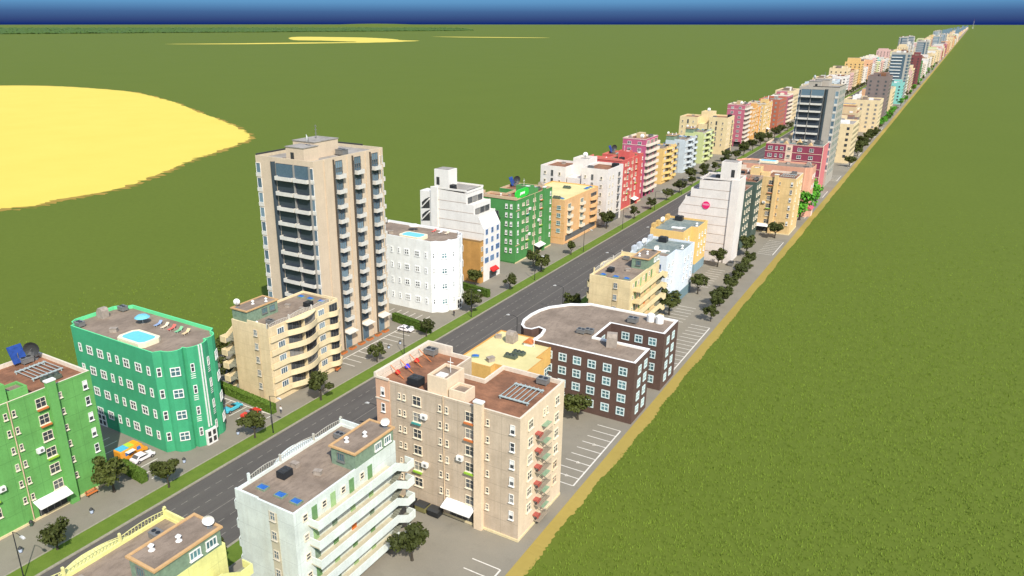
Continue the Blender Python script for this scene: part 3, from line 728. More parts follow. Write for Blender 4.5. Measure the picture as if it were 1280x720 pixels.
def brown_block(label, loc):
    p = root('brick_block', label, 'apartment building', loc)
    H, zr = 13.3, 12.9
    P = [(25.5,130.2),(48,130.2),(48,138.6),(36,138.6),(36,147.6),(48,147.6),(48,157),(27,157),(25,155.4),(23,154.4),(21.2,152),(19.6,150),(18.6,147),(18.2,143.5),(18.4,139.5),(19.5,136.5),(21,135),(22.8,135.2),(23.6,137),(24.9,136.5),(25.5,134)]
    poly = [(x-loc[0], y-loc[1]) for x, y in P]
    t = NT('brown_brick'); c = rgb(100, 77, 66)
    br = t.n.new('ShaderNodeTexBrick'); br.inputs['Scale'].default_value = 2.2; br.inputs['Mortar Size'].default_value = .012
    br.inputs['Color1'].default_value = c; br.inputs['Color2'].default_value = mul(c, .78); br.inputs['Mortar'].default_value = mul(c, 1.5)
    q = t.n.new('ShaderNodeCombineXYZ'); t.l.new(t.math('ADD', t.sep(0), t.sep(1)), q.inputs[0]); t.l.new(t.sep(2), q.inputs[1]); t.l.new(q.outputs[0], br.inputs['Vector'])
    a = t.mix(.35, br.outputs['Color'], t.ramp(t.noise(.6, 4), (.3, mul(c, .7)), (.7, mul(c, 1.15))))
    bm_ = t.out(a, .9)
    m = MB(); m.shell(poly, 0, H, zr, .55, 0, 1); part('wall', m, [bm_, plain('white_coping', 244, 240, 230, .7, 0, .05)], p)
    r = MB(); r.prism(inset(poly, .5), zr-.3, zr, 0, None, False); part('roof', r, R_BROWN, p)
    rows = (11.0, 8.1, 5.2, 2.3); fm = plain('pale_frame', 222, 236, 230, .6)
    L = lambda x, y: (x-loc[0], y-loc[1])
    for z in rows:
        for x in (29.4, 32.6, 35.8, 39.0, 42.3, 45.6): add_win(p, *L(x, 130.2), z, -PI/2, 1.75, 1.75, 'cross', fm, G_TEAL, True, False, .19)
        for y in (132.8, 136.2): add_win(p, *L(48, y), z, 0, 1.6, 1.75, 'cross', fm, G_TEAL, True, False, .19)
        for y in (150.2, 153.7): add_win(p, *L(48, y), z, 0, 1.6, 1.75, 'cross', fm, G_TEAL, True, False, .19)
        for x in (39.4, 42.4, 45.5): add_win(p, *L(x, 147.6), z, -PI/2, 1.75, 1.75, 'cross', fm, G_TEAL, True, False, .19)
        for x in (39.4, 42.4, 45.5): add_win(p, *L(x, 138.6), z, PI/2, 1.75, 1.75, 'cross', fm, G_TEAL, False, False, .19)
        add_win(p, *L(36, 143.1), z, 0, 1.75, 1.75, 'cross', fm, G_TEAL, True, False, .19)
    roof_unit(p, *L(32.4, 139.6), zr, 'fan', .95); roof_unit(p, *L(33.9, 140.4), zr, 'fan', .95); roof_unit(p, *L(39.6, 151.2), zr, 'fan', 1.15)
    roof_unit(p, *L(40.4, 136.9), zr, 'hood', 1.7, PI/2+.3); roof_unit(p, *L(43.6, 154.2), zr, 'tank', 1.05, PI/2)
    return p

def angled_block(label, loc, c, base, near=True):
    p = root('l_plan_block', label, 'apartment building', loc)
    H, zr = 15.1, 14.5
    poly = [(-9.5,0), (1.0,0), (1.0,8.4), (3.0,8.4), (3.0,19.2), (-9.5,19.2)]
    wm = wall(*c, .2)
    m = MB(); m.shell(poly, 0, H, zr, .3, 0, 1); part('wall', m, [wm, wall(*[int(v*.95) for v in c], .1)], p)
    r = MB(); r.prism(inset(poly, .28), zr-.3, zr, 0, None, False); part('roof', r, R_TEALR, p)
    b = MB()
    for (x0, x1, y0, y1) in ((-9.5, 1.0, -.06, 0), (1.0, 1.06, -.06, 8.4), (1.06, 3.06, 8.34, 8.4), (3.0, 3.06, 8.4, 19.2)): b.box(x0, x1, y0, y1, 0, 3.0)
    part('plinth', b, wall(*base, .3), p)
    fm = plain('indigo_frame', 108, 124, 170, .6)
    for z in (11.9, 9.0, 6.2):
        add_win(p, -1.6, 0, z, -PI/2, 2.4, 1.6, 'triple', fm, G_BLUE, near)
        add_win(p, -5.2, 0, z, -PI/2, 1.6, 1.6, 'cross', WHITE, G_BLUE, near)
        add_win(p, -8.2, 0, z, -PI/2, 1.6, 1.6, 'cross', WHITE, G_BLUE, near)
        b = MB(); b.box(-2.9, -.3, -.9, -.0, z-1.1, z-.98); b.box(-2.9, -.3, -.9, -.82, z-.98, z-.3); part('balcony', b, wm, p)
        for y in (10.6, 13.8, 17.2): add_win(p, 3.0, y, z, 0, 1.0, 1.4, 'sash', WHITE, G_DARK, near)
        for y in (2.4, 5.8): add_win(p, 1.0, y, z, 0, 1.0, 1.4, 'sash', WHITE, G_DARK, near)
        for y in (3, 8, 13): add_win(p, -9.5, y, z, PI, 1.8, 1.6, 'triple', fm, G_BLUE, False)
    add_win(p, -1.4, -.06, 2.2, -PI/2, 1.6, 1.8, 'cross', CREAMW, G_DARK, near)
    b = MB(); b.box(-3.6, .6, .6, 4.8, zr+.01, zr+.05); part('roof_mat', b, R_BROWN, p)
    b = MB(); b.box(-4.6, -1.2, 5.2, 6.6, zr+.1, zr+.4); b.box(-2.6, -.6, 6.9, 7.5, zr+.1, zr+.3); part('roof_light', b, WHITE, p)
    roof_unit(p, -5.6, 16.6, zr, 'black', 1.1); roof_unit(p, 1.4, 12.4, zr, 'cowl', 1.6); roof_unit(p, -8.4, 9.2, zr, 'dish', 1.0, 2.6)
    b = MB()
    for y in (1.5, 5.5, 10, 15): b.box(-9.8, -8.9, y, y+2.2, zr, H+1.1)
    part('gable_piers', b, wall(*[int(v*.9) for v in c], .4), p)
    return p

def court_complex(label, loc, rz, c, near=True, group=None):
    p = root('courtyard_block', label, 'apartment building', loc, rz, group)
    wm = wall(*c, .28); H = 22.0
    for nm, poly, hh, rf in (('front_wing', [(0,-8), (0,8), (-11,8), (-11,-8)], H, R_RUST), ('rear_wing', [(-18,-8), (-18,7), (-29,7), (-29,-8)], H-.6, R_RUST), ('link_wing', [(-11,-1), (-11,7), (-18,7), (-18,-1)], H+2.2, R_GREY)):
        m = MB(); m.shell(poly, 0, hh, hh-.9, .4, 0); w = part(nm, m, wm, p)
        r = MB(); r.prism(inset(poly, .38), hh-1.2, hh-.9, 0, None, False); part('roof', r, rf, w)
    for z in (18.6, 15.4, 12.2, 9.0, 5.8):
        add_win(p, 0, 3.9, z, 0, 2.0, 1.7, 'triple', GREYM, G_DARK, near, False); add_win(p, 0, -2.4, z, 0, .8, 1.2, 'sash', CREAMW, None, near); add_win(p, 0, -5.6, z, 0, .8, 1.2, 'sash', CREAMW, None, near)
        b = MB(); b.box(0, .9, 2.6, 5.3, z-1.2, z-1.05); b.box(.8, .9, 2.6, 5.3, z-1.05, z-.2); part('balcony', b, wm, p)
        add_win(p, -2.6, -8, z, -PI/2, .9, 1.2, 'sash', CREAMW, None, near); add_win(p, -6.4, -8, z, -PI/2, .9, 2.2, 'single', GREYM, None, near, False); add_win(p, -9.4, -8, z, -PI/2, .7, 1.1, 'sash', CREAMW, None, near)
        add_win(p, -20.5, -8, z, -PI/2, .9, 1.2, 'sash', CREAMW, None, near); add_win(p, -23.8, -8, z, -PI/2, 1.0, 2.4, 'single', GREYM, None, near, False); add_win(p, -27, -8, z, -PI/2, .9, 1.2, 'sash', CREAMW, None, near)
        for y in (-5, 0, 5): add_win(p, -29, y, z, PI, .9, 1.2, 'sash', CREAMW, None, False)
    b = MB(); b.box(-11.5, -17.5, -7.2, -1.0, 0, 17.4); part('court_terrace', b, wm, p)
    b = MB(); b.box(0, .05, -6, 6, .1, 3.0); part('shop_front', b, G_DARK, p)
    roof_unit(p, -2.0, 4.5, H-.9, 'black', 1.1); roof_unit(p, -8.5, -5.0, H-.9, 'fan', 1.2); roof_unit(p, -24, 3, H-1.5, 'box', 1.2); roof_unit(p, -14.5, 3, H+1.3, 'dish', 1.2, 2)
    return p

def tiered(label, loc, rz, c, near=True, group=None):
    p = root('balcony_tower', label, 'apartment building', loc, rz, group)
    h, D, H = 7.8, 11.0, 26.6
    wm = wall(*c, .2); cm = plain('cream_balcony', 238, 224, 200, .8, 0, .1)
    poly = [(0,-h), (0,h), (-D,h), (-D,-h)]
    m = MB(); m.shell(poly, 3.2, H, H-.9, .3, 0, 1); part('wall', m, [wm, cm], p)
    m = MB()
    for x in (-.3, -5.2, -D+.3):
        for y in (-h+.4, -2.6, 2.6, h-.4): m.box(x-.3, x+.3, y-.3, y+.3, 0, 3.2)
    part('ground_column', m, wm, p)
    b = MB(); b.box(-D+1, -1.8, -h+1, h-1, 0, 3.2); part('ground_wall', b, DARKM, p)
    r = MB(); r.prism(inset(poly, .28), H-1.2, H-.9, 0, None, False); part('roof', r, R_RUST, p)
    b = MB()
    for z in (H-3.0, H-.4): b.box(-D-.1, .1, -h-.12, -h, z, z+.18); b.box(-D-.1, .1, h, h+.12, z, z+.18)
    part('string_course', b, cm, p)
    for k in range(8):
        z = H-2.0-2.92*k
        b = MB(); b.box(.0, 1.3, -h+.1, h-.1, z-1.35, z-1.2); b.box(1.15, 1.3, -h+.1, h-.1, z-1.2, z-.1); b.box(0, 1.15, -h+.1, -h+.25, z-1.2, z-.1); b.box(0, 1.15, h-.25, h-.1, z-1.2, z-.1)
        part('balcony', b, cm, p)
        for y in (-5, 0, 5): add_win(p, 0, y, z+.15, 0, 3.6, 2.0, 'triple', CREAMW, G_DARK, near, False)
        for x in (-3.0, -7.8): add_win(p, x, -h, z, -PI/2, 1.7, 1.3, 'cross', WHITE, None, near); add_win(p, x, h, z, PI/2, 1.7, 1.3, 'cross', WHITE, None, False)
        for y in (-4.5, 0, 4.5): add_win(p, -D, y, z, PI, 1.7, 1.3, 'cross', WHITE, None, False)
    b = MB(); b.box(-7.5, -4.5, 0, 4, H-.9, H+1.4); pb = part('plant_room', b, plain('tan_render', 200, 178, 130, .85), p)
    roof_unit(p, -8.5, -5, H-.9, 'hood', 1.0); roof_unit(p, -3, -4.8, H-.9, 'dish', 1.1, 2); roof_unit(p, -2.6, 5.4, H-.9, 'fan', 1.1)
    b = MB(); b.tube((-6.5,-3.5,H-.9), (-6.5,-3.5,H+3.2), .07, .05, 5); part('antenna', b, GREYM, p)
    return p

def wine_block(label, loc):
    p = root('panelled_block', label, 'apartment building', loc)
    W, D, H = 25.5, 18.0, 21.5
    wm = wall(152, 68, 86, .25); pk = wall(222, 128, 126, .2); cm = plain('cream_band', 236, 204, 176, .8)
    poly = [(0,0), (W,0), (W,D), (0,D)]
    m = MB(); m.shell(poly, 0, H, H-.9, .4, 0, 1); part('wall', m, [wm, cm], p)
    e = MB(); e.box(W, W+.06, .35, D-.1, .2, H-.3); part('end_wall', e, pk, p)
    b = MB()
    for z in (3.6, 7.1, 10.6, 14.1, 17.6, H-.35): b.box(-.1, W+.14, -.12, 0, z, z+.2)
    b.box(W-.1, W+.16, -.14, .35, .2, H); b.box(W, W+.16, D-.4, D, .2, H); part('string_course', b, cm, p)
    b = MB(); b.box(9.2, 12.2, -.1, 0, .2, H-.4); part('stair_panel', b, cm, p)
    r = MB(); r.prism(inset(poly, .38), H-1.2, H-.9, 0, None, False); part('roof', r, R_TEALR, p)
    for z in (19.4, 15.9, 12.4, 8.9, 5.4):
        for x, w in ((2.2, 2.0), (5.0, 1.0), (7.4, 1.4), (15.4, 1.9), (20.6, 1.9)): add_win(p, x, 0, z, -PI/2, w, 1.5, 'cross', WHITE, None, True)
        add_win(p, 10.7, -.1, z, -PI/2, 1.6, 1.5, 'cross', CREAMW, None, True)
        for x in (3, 8, 13, 18, 22): add_win(p, x, D, z, PI/2, 1.7, 1.5, 'cross', WHITE, None, False)
        for y in (4, 9, 14): add_win(p, 0, y, z, PI, 1.9, 1.5, 'cross', WHITE, None, False)
    for x, y, k, s in ((4, 5, 'box', 1.6), (7.5, 9, 'hood', 1.5), (15, 4.5, 'green', 1.2), (18.5, 8, 'hood', 1.5), (21.5, 13, 'fan', 1.6), (10, 13, 'box', 1.5), (2.5, 13, 'fan', 1.4)): roof_unit(p, x, y, H-.9, k, s, x)
    for x, y in ((8.5, 3), (19.5, 2.2), (13, 12)):
        b = MB(); b.profile([(-1.4, 0), (1.4, 0), (0, 2.0)], -1.3, 1.3); part('dormer', b, plain('ochre_roof', 206, 172, 120, .8), p, (x, y, H-.9))
    return p

# ------------------------------------------------------------------ place the named buildings, left row (front faces +x)
L = 0.0
walkup('bright green apartment block with blue solar panel and white awning at the near corner', (-22.0, 50.3, 0), 0, (112, 176, 92), True, pv=True)
tp, tz = deco('teal rounded block with a blue rooftop pool and white striped entrance', (-17.0, 81.7, 0), 0, (70, 168, 118), True, rim=(110, 222, 150))
balcony_block('cream block with five curved front balconies beside the tall tan tower', (-19.0, 110.2, 0), 0, (240, 214, 168), True)
tower('tall tan tower with blue glazed end and white balconies, highest in the row', (-24.9, 134.4, 0), 0, (216, 194, 164), True, my=1)
wp, wz = deco('plain white rounded block with a pale blue rooftop pool', (-16.4, 167.4, 0), 0, (250, 246, 236), True, rim=(252, 248, 240), fm=plain('bright_white', 252, 248, 238, .6))
stepped('white stepped block with an orange brick annex and red shop awning', (-22.6, 195.8, 0), 0, (240, 232, 220), True, my=1)
walkup('mid green apartment block with a bright green roof sign', (-23.6, 225.8, 0), 0, (84, 148, 80), False, sign=True, pv=True, trim=(206, 176, 140))
stacked('orange block with pale yellow roof between green and white blocks', (-20.0, 257.2, 0), 0, (232, 184, 128), False)
court_complex('off-white courtyard block with rust roofs behind the orange block', (-17.8, 283.8, 0), 0, (236, 226, 214), False)
walkup('coral red apartment block beside a tall pink block', (-22.0, 313.8, 0), 0, (216, 100, 92), False, pv=True, trim=(220, 120, 104))
tiered('tall pink block with eight cream balcony tiers', (-23.0, 340.0, 0), 0, (198, 100, 130), False)
balcony_block('amber balcony block next to the tall pink block', (-26.0, 377.5, 0), 0, (244, 200, 124), False, railc=(240, 205, 140))
balcony_block('pale blue-grey balcony block between amber and lime blocks', (-26.0, 413.0, 0), 0, (208, 216, 216), False)
balcony_block('pale lime balcony block before the cream courtyard block', (-26.0, 447.0, 0), 0, (212, 218, 152), False)
court_complex('cream courtyard block standing beyond the pale lime block', (-23.0, 483.0, 0), 0, (238, 212, 162), False)
tiered('rose block with cream balcony tiers past the cream courtyard block', (-22.0, 520.0, 0), 0, (196, 110, 124), False)
walkup('orange apartment block after the rose balcony block', (-23.0, 553.0, 0), 0, (236, 178, 104), False)
walkup('pale amber apartment block following the orange one', (-23.0, 590.0, 0), 0, (238, 200, 132), False)

# right row (front faces -x)
balcony_block('pale yellow block with lattice roof rail at the bottom edge', (18.5, 36.2, 2.0), PI, (236, 230, 148), True, railc=(232, 224, 150), strip=(222, 214, 140))
balcony_block('off-white block with rear galleries and outside stairs, three blue skylights', (19.2, 67.4, 0), PI, (224, 230, 218), True, railc=(196, 190, 172), strip=(206, 196, 168))
walkup('large beige apartment block with white awning, fire escape and roof pergola', (33.1, 86.3, 0), -PI/2, (208, 187, 160), True, end=(236, 210, 176), street=(222, 176, 142))  # end colour: pinker, and paler because that side's sunlight is painted in
yellow_roof_block('low block with a flat yellow roof behind the beige one', (16.3, 115.2, 0))
brown_block('dark brown brick block with white coping and a rounded corner', (33.0, 143.6, 0))
balcony_block('cream gallery block behind the dark brown brick block', (22.3, 177.4, 0), PI, (240, 214, 162), True)
angled_block('pale blue block with teal roof beside the cream gallery block', (31.0, 197.0, 0), (226, 231, 233), (120, 144, 148))
angled_block('yellow-orange block with teal roof between pale blue and white stepped blocks', (27.0, 225.0, 0), (242, 198, 122), (140, 164, 170))
stepped('white stepped block with a round pink sign on its blank side', (18.4, 255.0, 0), PI, (238, 226, 214), False, my=-1, sign=True, annex=False)
walkup('dark grey-green apartment block behind the white stepped block', (21.0, 280.2, 0), PI, (84, 100, 88), False, trim=(176, 150, 128))
walkup('amber apartment block facing the lone parking tree', (33.5, 298.4, 0), -PI/2, (240, 202, 142), False, end=None)
deco('salmon rounded block with rooftop pool behind the amber block', (15.6, 337.5, 0), PI, (224, 166, 136), False)
wine_block('wine red block with cream bands and pink end wall', (17.6, 386.5, 0))
tower('grey-tan glazed tower rising behind the wine red block', (26.4, 415.2, 0), PI, (184, 174, 158), False, my=-1)

# ------------------------------------------------------------------ far part of the avenue: individual simple blocks, shared meshes
FAR_PAL = [('cream', (240, 214, 168)), ('white', (240, 232, 220)), ('pale pink', (232, 190, 176)), ('amber', (238, 196, 126)), ('off-white', (226, 220, 206)),
           ('sand', (220, 194, 150)), ('pale blue', (206, 218, 222)), ('rust', (190, 112, 84)), ('rose', (196, 116, 124)), ('pale lime', (212, 216, 160)),
           ('teal', (140, 205, 192)), ('grey-brown', (140, 124, 116)), ('wine red', (136, 78, 76)), ('mid green', (100, 150, 90)), ('peach', (240, 186, 140))]
FARC = dict(FAR_PAL)
def far_mesh(W, D, H, cname, style, lod):
    b = MB(); c = FARC.get(cname, (190, 184, 170)); fh = 3.1
    # 0 wall 1 roof 2 glass 3 trim
    b.box(-D, 0, -W/2, W/2, 0, H, 0, None)
    b.box(-D+.4, -.4, -W/2+.4, W/2-.4, H+.01, H+.06, 1)
    for a in ((-D, -D+.4, -W/2, W/2), (-.4, 0, -W/2, W/2), (-D+.4, -.4, -W/2, -W/2+.4), (-D+.4, -.4, W/2-.4, W/2)): b.box(*a, H+.002, H+.9, 3 if style == 'bands' else 0)
    rr = random.Random(hash((W, D, H)) & 0xffff)
    if style != 'tower' and rr.random() < .6:
        u = rr.uniform(-W/2+2, 0); b.box(-D+2, -3, u, u+W*rr.uniform(.3, .5), H+.06, H+rr.uniform(2.8, 6.5), 0, 1)
    for k in range(4 if lod else 6):
        w, d = rr.uniform(2, 5), rr.uniform(2, 5); x, y = rr.uniform(-D+3, -3-w), rr.uniform(-W/2+1, W/2-1-d)
        b.box(x, x+w, y, y+d, H+.06, H+rr.uniform(1.2, 3.2), rr.choice((0, 3, 1)))
    n = int((H-2.0)/fh)
    for k in range(n):
        z = 3.2+k*fh
        if style == 'tower':
            for y0, y1 in ((-W/2-.1, -W/2), (W/2, W/2+.1)):
                b.box(-D*.62, -.8, y0, y1, z, z+2.2, 2); b.box(-D*.62, -.8, y0*1.05 if y0 < 0 else y0, y1 if y0 < 0 else y1*1.05, z-.8, z, 3)
                b.box(-D+.2, -D+2, y0, y1, z, z+2.2, 2)
            for i in range(4): b.box(-.0, .1, -W/2+W*(i+.3)/4, -W/2+W*(i+.75)/4, z, z+2.0, 2); b.box(0, 1, -W/2+W*(i+.3)/4, -W/2+W*(i+.8)/4, z-.9, z, 3)
            for i in range(4): b.box(-D-.1, -D, -W/2+W*(i+.3)/4, -W/2+W*(i+.75)/4, z, z+2.0, 2)
            continue
        m = max(3, int(W/4.2))
        for i in range(m):
            y = -W/2+W*(i+.5)/m
            if style == 'bands': b.box(0, .1, y-1.6, y+1.6, z, z+1.9, 2)
            else: b.box(0, .1, y-.75, y+.75, z, z+1.5, 2)
            b.box(-D-.1, -D, y-.7, y+.7, z, z+1.5, 2)
        if style == 'bands': b.box(0, 1.3, -W/2+1, W/2-1, z-1.1, z-.1, 3)
        q = max(2, int(D/4.6))
        for i in range(q):
            x = -D+D*(i+.5)/q
            for y0, y1 in ((-W/2-.1, -W/2), (W/2, W/2+.1)): b.box(x-.7, x+.7, y0, y1, z, z+1.5, 2)
    if style == 'tower':
        b.box(-D*.62-2.4, -D*.62, -W/2-.3, -W/2, 3, H-1, 2); b.box(-D*.62-2.4, -D*.62, W/2, W/2+.3, 3, H-1, 2)
    tr = CREAMW if style == 'bands' else WHITE
    return b.mesh('apartment_block', [wall(*c, .25), [R_RUST, R_BROWN, R_GREY][int(W) % 3], G_BLUE if style == 'tower' else G_DARK, tr])
_FM = {}
def far_block(cname, style, W, D, H, lod):
    k = (cname, style, W, D, H, lod)
    if k not in _FM: _FM[k] = far_mesh(*k[2:5], cname, style, lod)
    return _FM[k]
SHAPES = {'plain': [(26, 15, 21), (24, 18, 19), (28, 14, 23), (22, 17, 26)], 'bands': [(21, 11, 17), (20, 12, 22), (17, 12, 27)], 'tower': [(24, 17, 46.8)]}
STY = {'plain': 'plain', 'bands': 'balcony', 'tower': 'glazed tower'}
rl = random.Random(5)
seqs = {-1: [], 1: []}
fixed = {1: [(451, 'sand', 'plain', 22, 14, 18, 18), (494, 'cream', 'plain', 26, 15, 21, 30), (523, 'off-white', 'bands', 20, 20, 18, 18), (548, 'grey-brown', 'plain', 24, 22, 17, 18),
             (577, 'sand', 'plain', 24, 20, 19, 18), (606, 'amber', 'bands', 20, 16, 18, 18), (646, 'cream', 'plain', 25, 24, 22, 21), (680, 'off-white', 'plain', 22, 18, 18, 19), (713, 'grey-brown', 'plain', 24, 16, 35, 28), (745, 'peach', 'bands', 20, 18, 17, 19),
             (772, 'white', 'plain', 24, 22, 18, 18), (802, 'cream', 'plain', 26, 18, 20, 24), (832, 'pale pink', 'bands', 20, 20, 18, 18), (862, 'white', 'plain', 24, 16, 15, 19), (891, 'teal', 'plain', 20, 12, 19, 32), (920, '', 'tower', 24, 17, 46.8, 27),
             (952, 'cream', 'plain', 26, 22, 21, 18), (984, 'white', 'bands', 20, 22, 21, 20), (1014, 'sand', 'plain', 26, 22, 18, 20), (1046, 'pale pink', 'plain', 24, 22, 22, 20), (1076, 'cream', 'plain', 26, 22, 24, 20), (1112, 'wine red', 'plain', 22, 12, 38, 34), (1142, 'white', 'plain', 26, 22, 21, 20), (1172, 'amber', 'plain', 24, 20, 26, 22)],
         -1: [(626, 'rust', 'plain', 26, 15, 21, 20), (655, 'rose', 'bands', 20, 12, 22, 20), (690, 'cream', 'plain', 28, 14, 23, 22), (722, 'white', 'plain', 24, 18, 19, 22), (752, 'mid green', 'plain', 22, 14, 19, 20), (780, 'pale blue', 'bands', 20, 12, 22, 20), (806, 'pale pink', 'bands', 20, 12, 22, 20),
              (838, 'amber', 'plain', 26, 15, 21, 20), (870, 'cream', 'plain', 28, 14, 23, 22)]}
for s in (1, -1):
    y = None
    for f in fixed[s]: seqs[s].append(f); y = f[0]+f[3]/2
    last = None
    while y < 4250:
        st = rl.choices(('plain', 'bands', 'tower'), (6, 3,   .2 if s > 0 else .3 if y > 1800 else .1))[0]
        if last == 'tower' and st == 'tower': st = 'plain'
        last = st; W, D, H = rl.choice(SHAPES[st])
        if st != 'tower': H += rl.choice((-4, -2, 0, 0, 2, 5)); D = D+(8 if s > 0 else 3)
        if s == 1 and 1500 < y < 1700 and not any(q[2] == 'tower' and q[0] > 1500 for q in seqs[1]): st = 'tower'; W, D, H = 24, 17, 46.8
        if s == -1 and y > 2700 and st == 'plain' and rl.random() < .03: st = 'tower'; W, D, H = 24, 17, 46.8
        c = '' if st == 'tower' else rl.choices([p[0] for p in FAR_PAL], (11, 10, 5, 4, 8, 6, 2, 1.5, 1, 1.5, .5, 1.2, .7, .5, 3))[0]
        y += rl.uniform(1, 4)+W/2
        seqs[s].append((round(y, 1), c, st, W, D, H, rl.choice((17, 18, 19, 20, 22)))); y += W/2
NAMED = {-1: [(37, 64, 'bright green block'), (74, 90, 'teal rounded block'), (99, 121, 'curved balcony block'), (122, 147, 'tall tan tower'), (160, 175, 'white rounded block'), (184, 205, 'white stepped block'),
              (212, 240, 'green-signed block'), (242, 273, 'yellow-roofed block'), (275, 293, 'off-white courtyard block'), (300, 328, 'coral red block'), (332, 348, 'tall pink block'), (366, 389, 'amber balcony block'),
              (402, 424, 'pale blue-grey block'), (436, 458, 'pale lime block'), (474, 492, 'cream courtyard block'), (511, 528, 'rose tiered block'), (539, 567, 'orange apartment block'), (576, 604, 'pale amber block')],
         1: [(20, 48, 'pale yellow block'), (56, 79, 'off-white gallery block'), (85, 102, 'large beige block'), (114, 134, 'yellow-roofed low block'), (129, 158, 'dark brown block'), (166, 189, 'cream gallery block'), (196, 217, 'pale blue block'),
             (224, 245, 'yellow-orange block'), (249, 265, 'pink-signed white block'), (266, 294, 'dark grey-green block'), (297, 314, 'amber corner block'), (330, 346, 'salmon rounded block'), (385, 405, 'wine red block'), (403, 428, 'grey-tan tower')]}
seen_lab = {}
pend = []
for s in (-1, 1):
    side = 'road-left row' if s < 0 else 'road-right row'
    prev = NAMED[s][-1][2]
    for i, (y, c, st, W, D, H, fx) in enumerate(seqs[s]):
        nm = (c+' '+STY[st]).strip() if st == 'tower' else f'{c} {STY[st]} block'
        nm = nm.replace('plain block', 'flat-fronted block')
        nx = seqs[s][i+1] if i+1 < len(seqs[s]) else None
        nn = '' if nx is None else (STY[nx[2]] if nx[2] == 'tower' else f'{nx[1]} one')
        hgt = 'tall ' if 22 < H < 40 else ('low ' if H < 18 else '')
        rng = 'mid-distance' if y < 900 else ('distant' if y < 2000 else 'far')
        lab = f'{hgt}{nm} after the {prev}, before the {nn or "horizon"}, {rng} {side.replace("road-", "")}'
        lab = ' '.join(lab.split()[:16])
        me = far_block(c, st, W, D, H, y > 1500)
        o = obj('tower_block' if st == 'tower' else 'apartment_block', me, None, (s*fx, y, 0), 0 if s < 0 else PI)
        o['label'] = lab; o['category'] = 'tower block' if st == 'tower' else 'apartment building'
        seen_lab.setdefault(lab, []).append(o); prev = (nm.replace('flat-fronted ', '').replace(' block', '')+' one') if st != 'tower' else nm
for lab, os_ in seen_lab.items():
    if len(os_) > 1:
        for k, o in enumerate(os_): o['group'] = 'distant look-alike blocks of the avenue'
# the last stretch, one mass no one can count
b = MB(); rr = random.Random(3); 
for s in (-1, 1):
    y = 4280
    while y < 15500:
        W, D, H = rr.uniform(18, 30), rr.uniform(11, 17), rr.choice((16, 18, 20, 22, 25)*5+(46,)); x = s*rr.uniform(17, 22)
        b.box(min(x, x+s*D), max(x, x+s*D), y, y+W, 0, H, rr.choice((0, 0, 1, 2, 3, 4)), 5)
        if H > 40: b.m[-6:] = [6]*6
        y += W+rr.uniform(2, 8)
o = part('distant_blocks', b, [wall(*FARC[k], .2) for k in ('cream', 'white', 'pale pink', 'sand', 'amber')]+[R_BROWN, G_BLUE], None); o['kind'] = 'stuff'
o['label'] = 'dense mass of tiny apartment blocks where the avenue meets the horizon'; o['category'] = 'buildings'

# ------------------------------------------------------------------ ground
def ground_mat():
    t = NT('field').world()
    a = t.ramp(t.noise(.012, 5, .6), (.3, rgb(95, 107, 36)), (.7, rgb(99, 110, 38)))
    n2 = t.noise(.55, 5, .7, t.map((1, 1, 1))); a = t.mix(.35, a, t.ramp(n2, (.3, rgb(82, 98, 34)), (.7, rgb(104, 120, 46))))
    n3 = t.noise(3.0, 3, .7); a = t.mix(.15, a, t.ramp(n3, (.3, rgb(70, 86, 30)), (.7, rgb(108, 126, 48))))
    return t.out(a, .95, 0, .1)
def pave_mat():
    t = NT('pavement').world()
    c, d = rgb(132, 125, 110), rgb(145, 137, 120)
    a = t.ramp(t.noise(.09, 6, .65), (.32, c), (.66, d))
    a = t.mix(t.math('MULTIPLY', t.ramp(t.noise(.35, 5, .7), (.55, (0,)*3), (.75, (1,)*3)), .35), a, rgb(104, 96, 80))
    a = t.mix(.2, a, t.ramp(t.noise(5, 3, .7), (.3, mul(c, .75)), (.7, mul(d, 1.15))))
    return t.out(a, .92, 0, .2)
def asphalt_mat():
    t = NT('asphalt').world(); c, d = rgb(88, 83, 78), rgb(100, 95, 88)
    a = t.ramp(t.noise(1.0, 5, .65, t.map((.7, .05, 1))), (.3, c), (.7, d))
    a = t.mix(t.math('MULTIPLY', t.ramp(t.noise(.12, 4, .6), (.5, (0,)*3), (.72, (1,)*3)), .4), a, mul(c, .7))
    a = t.mix(.25, a, t.ramp(t.noise(6, 3, .7), (.3, mul(c, .7)), (.7, mul(d, 1.2))))
    return t.out(a, .88, 0, .25)
def turf_mat():
    t = NT('verge_turf').world()
    a = t.ramp(t.noise(.5, 5, .65), (.3, rgb(90, 112, 42)), (.7, rgb(110, 130, 52))); a = t.mix(.3, a, t.ramp(t.noise(6, 3, .7), (.3, rgb(78, 100, 36)), (.7, rgb(120, 140, 60))))
    return t.out(a, .95, 0, .1)
def sand_mat(name, c, d):
    t = NT(name).world(); a = t.ramp(t.noise(.03, 5, .6), (.3, c), (.7, d)); a = t.mix(.15, a, t.ramp(t.noise(1.2, 4, .7), (.3, mul(c, .8)), (.7, mul(d, 1.1))))
    return t.out(a, .95, 0, .1)
FIELD, PAVE, ASPH, TURF = ground_mat(), pave_mat(), asphalt_mat(), turf_mat()
SAND = sand_mat('sand', rgb(219, 196, 88), rgb(223, 201, 94)); OCHRE = sand_mat('dry_earth', rgb(150, 122, 56), rgb(170, 142, 66)); STRIP = sand_mat('sandy_edge', rgb(152, 132, 66), rgb(168, 147, 78))
KERB = plain('kerb_stone', 158, 150, 130, .85, 0, .2)
YE = 15800
b = MB(); b.face([(-60000, -3000, -.3), (45000, -3000, -.3), (45000, 60000, -.3), (-60000, 60000, -.3)]); struct('ground', b, [FIELD])
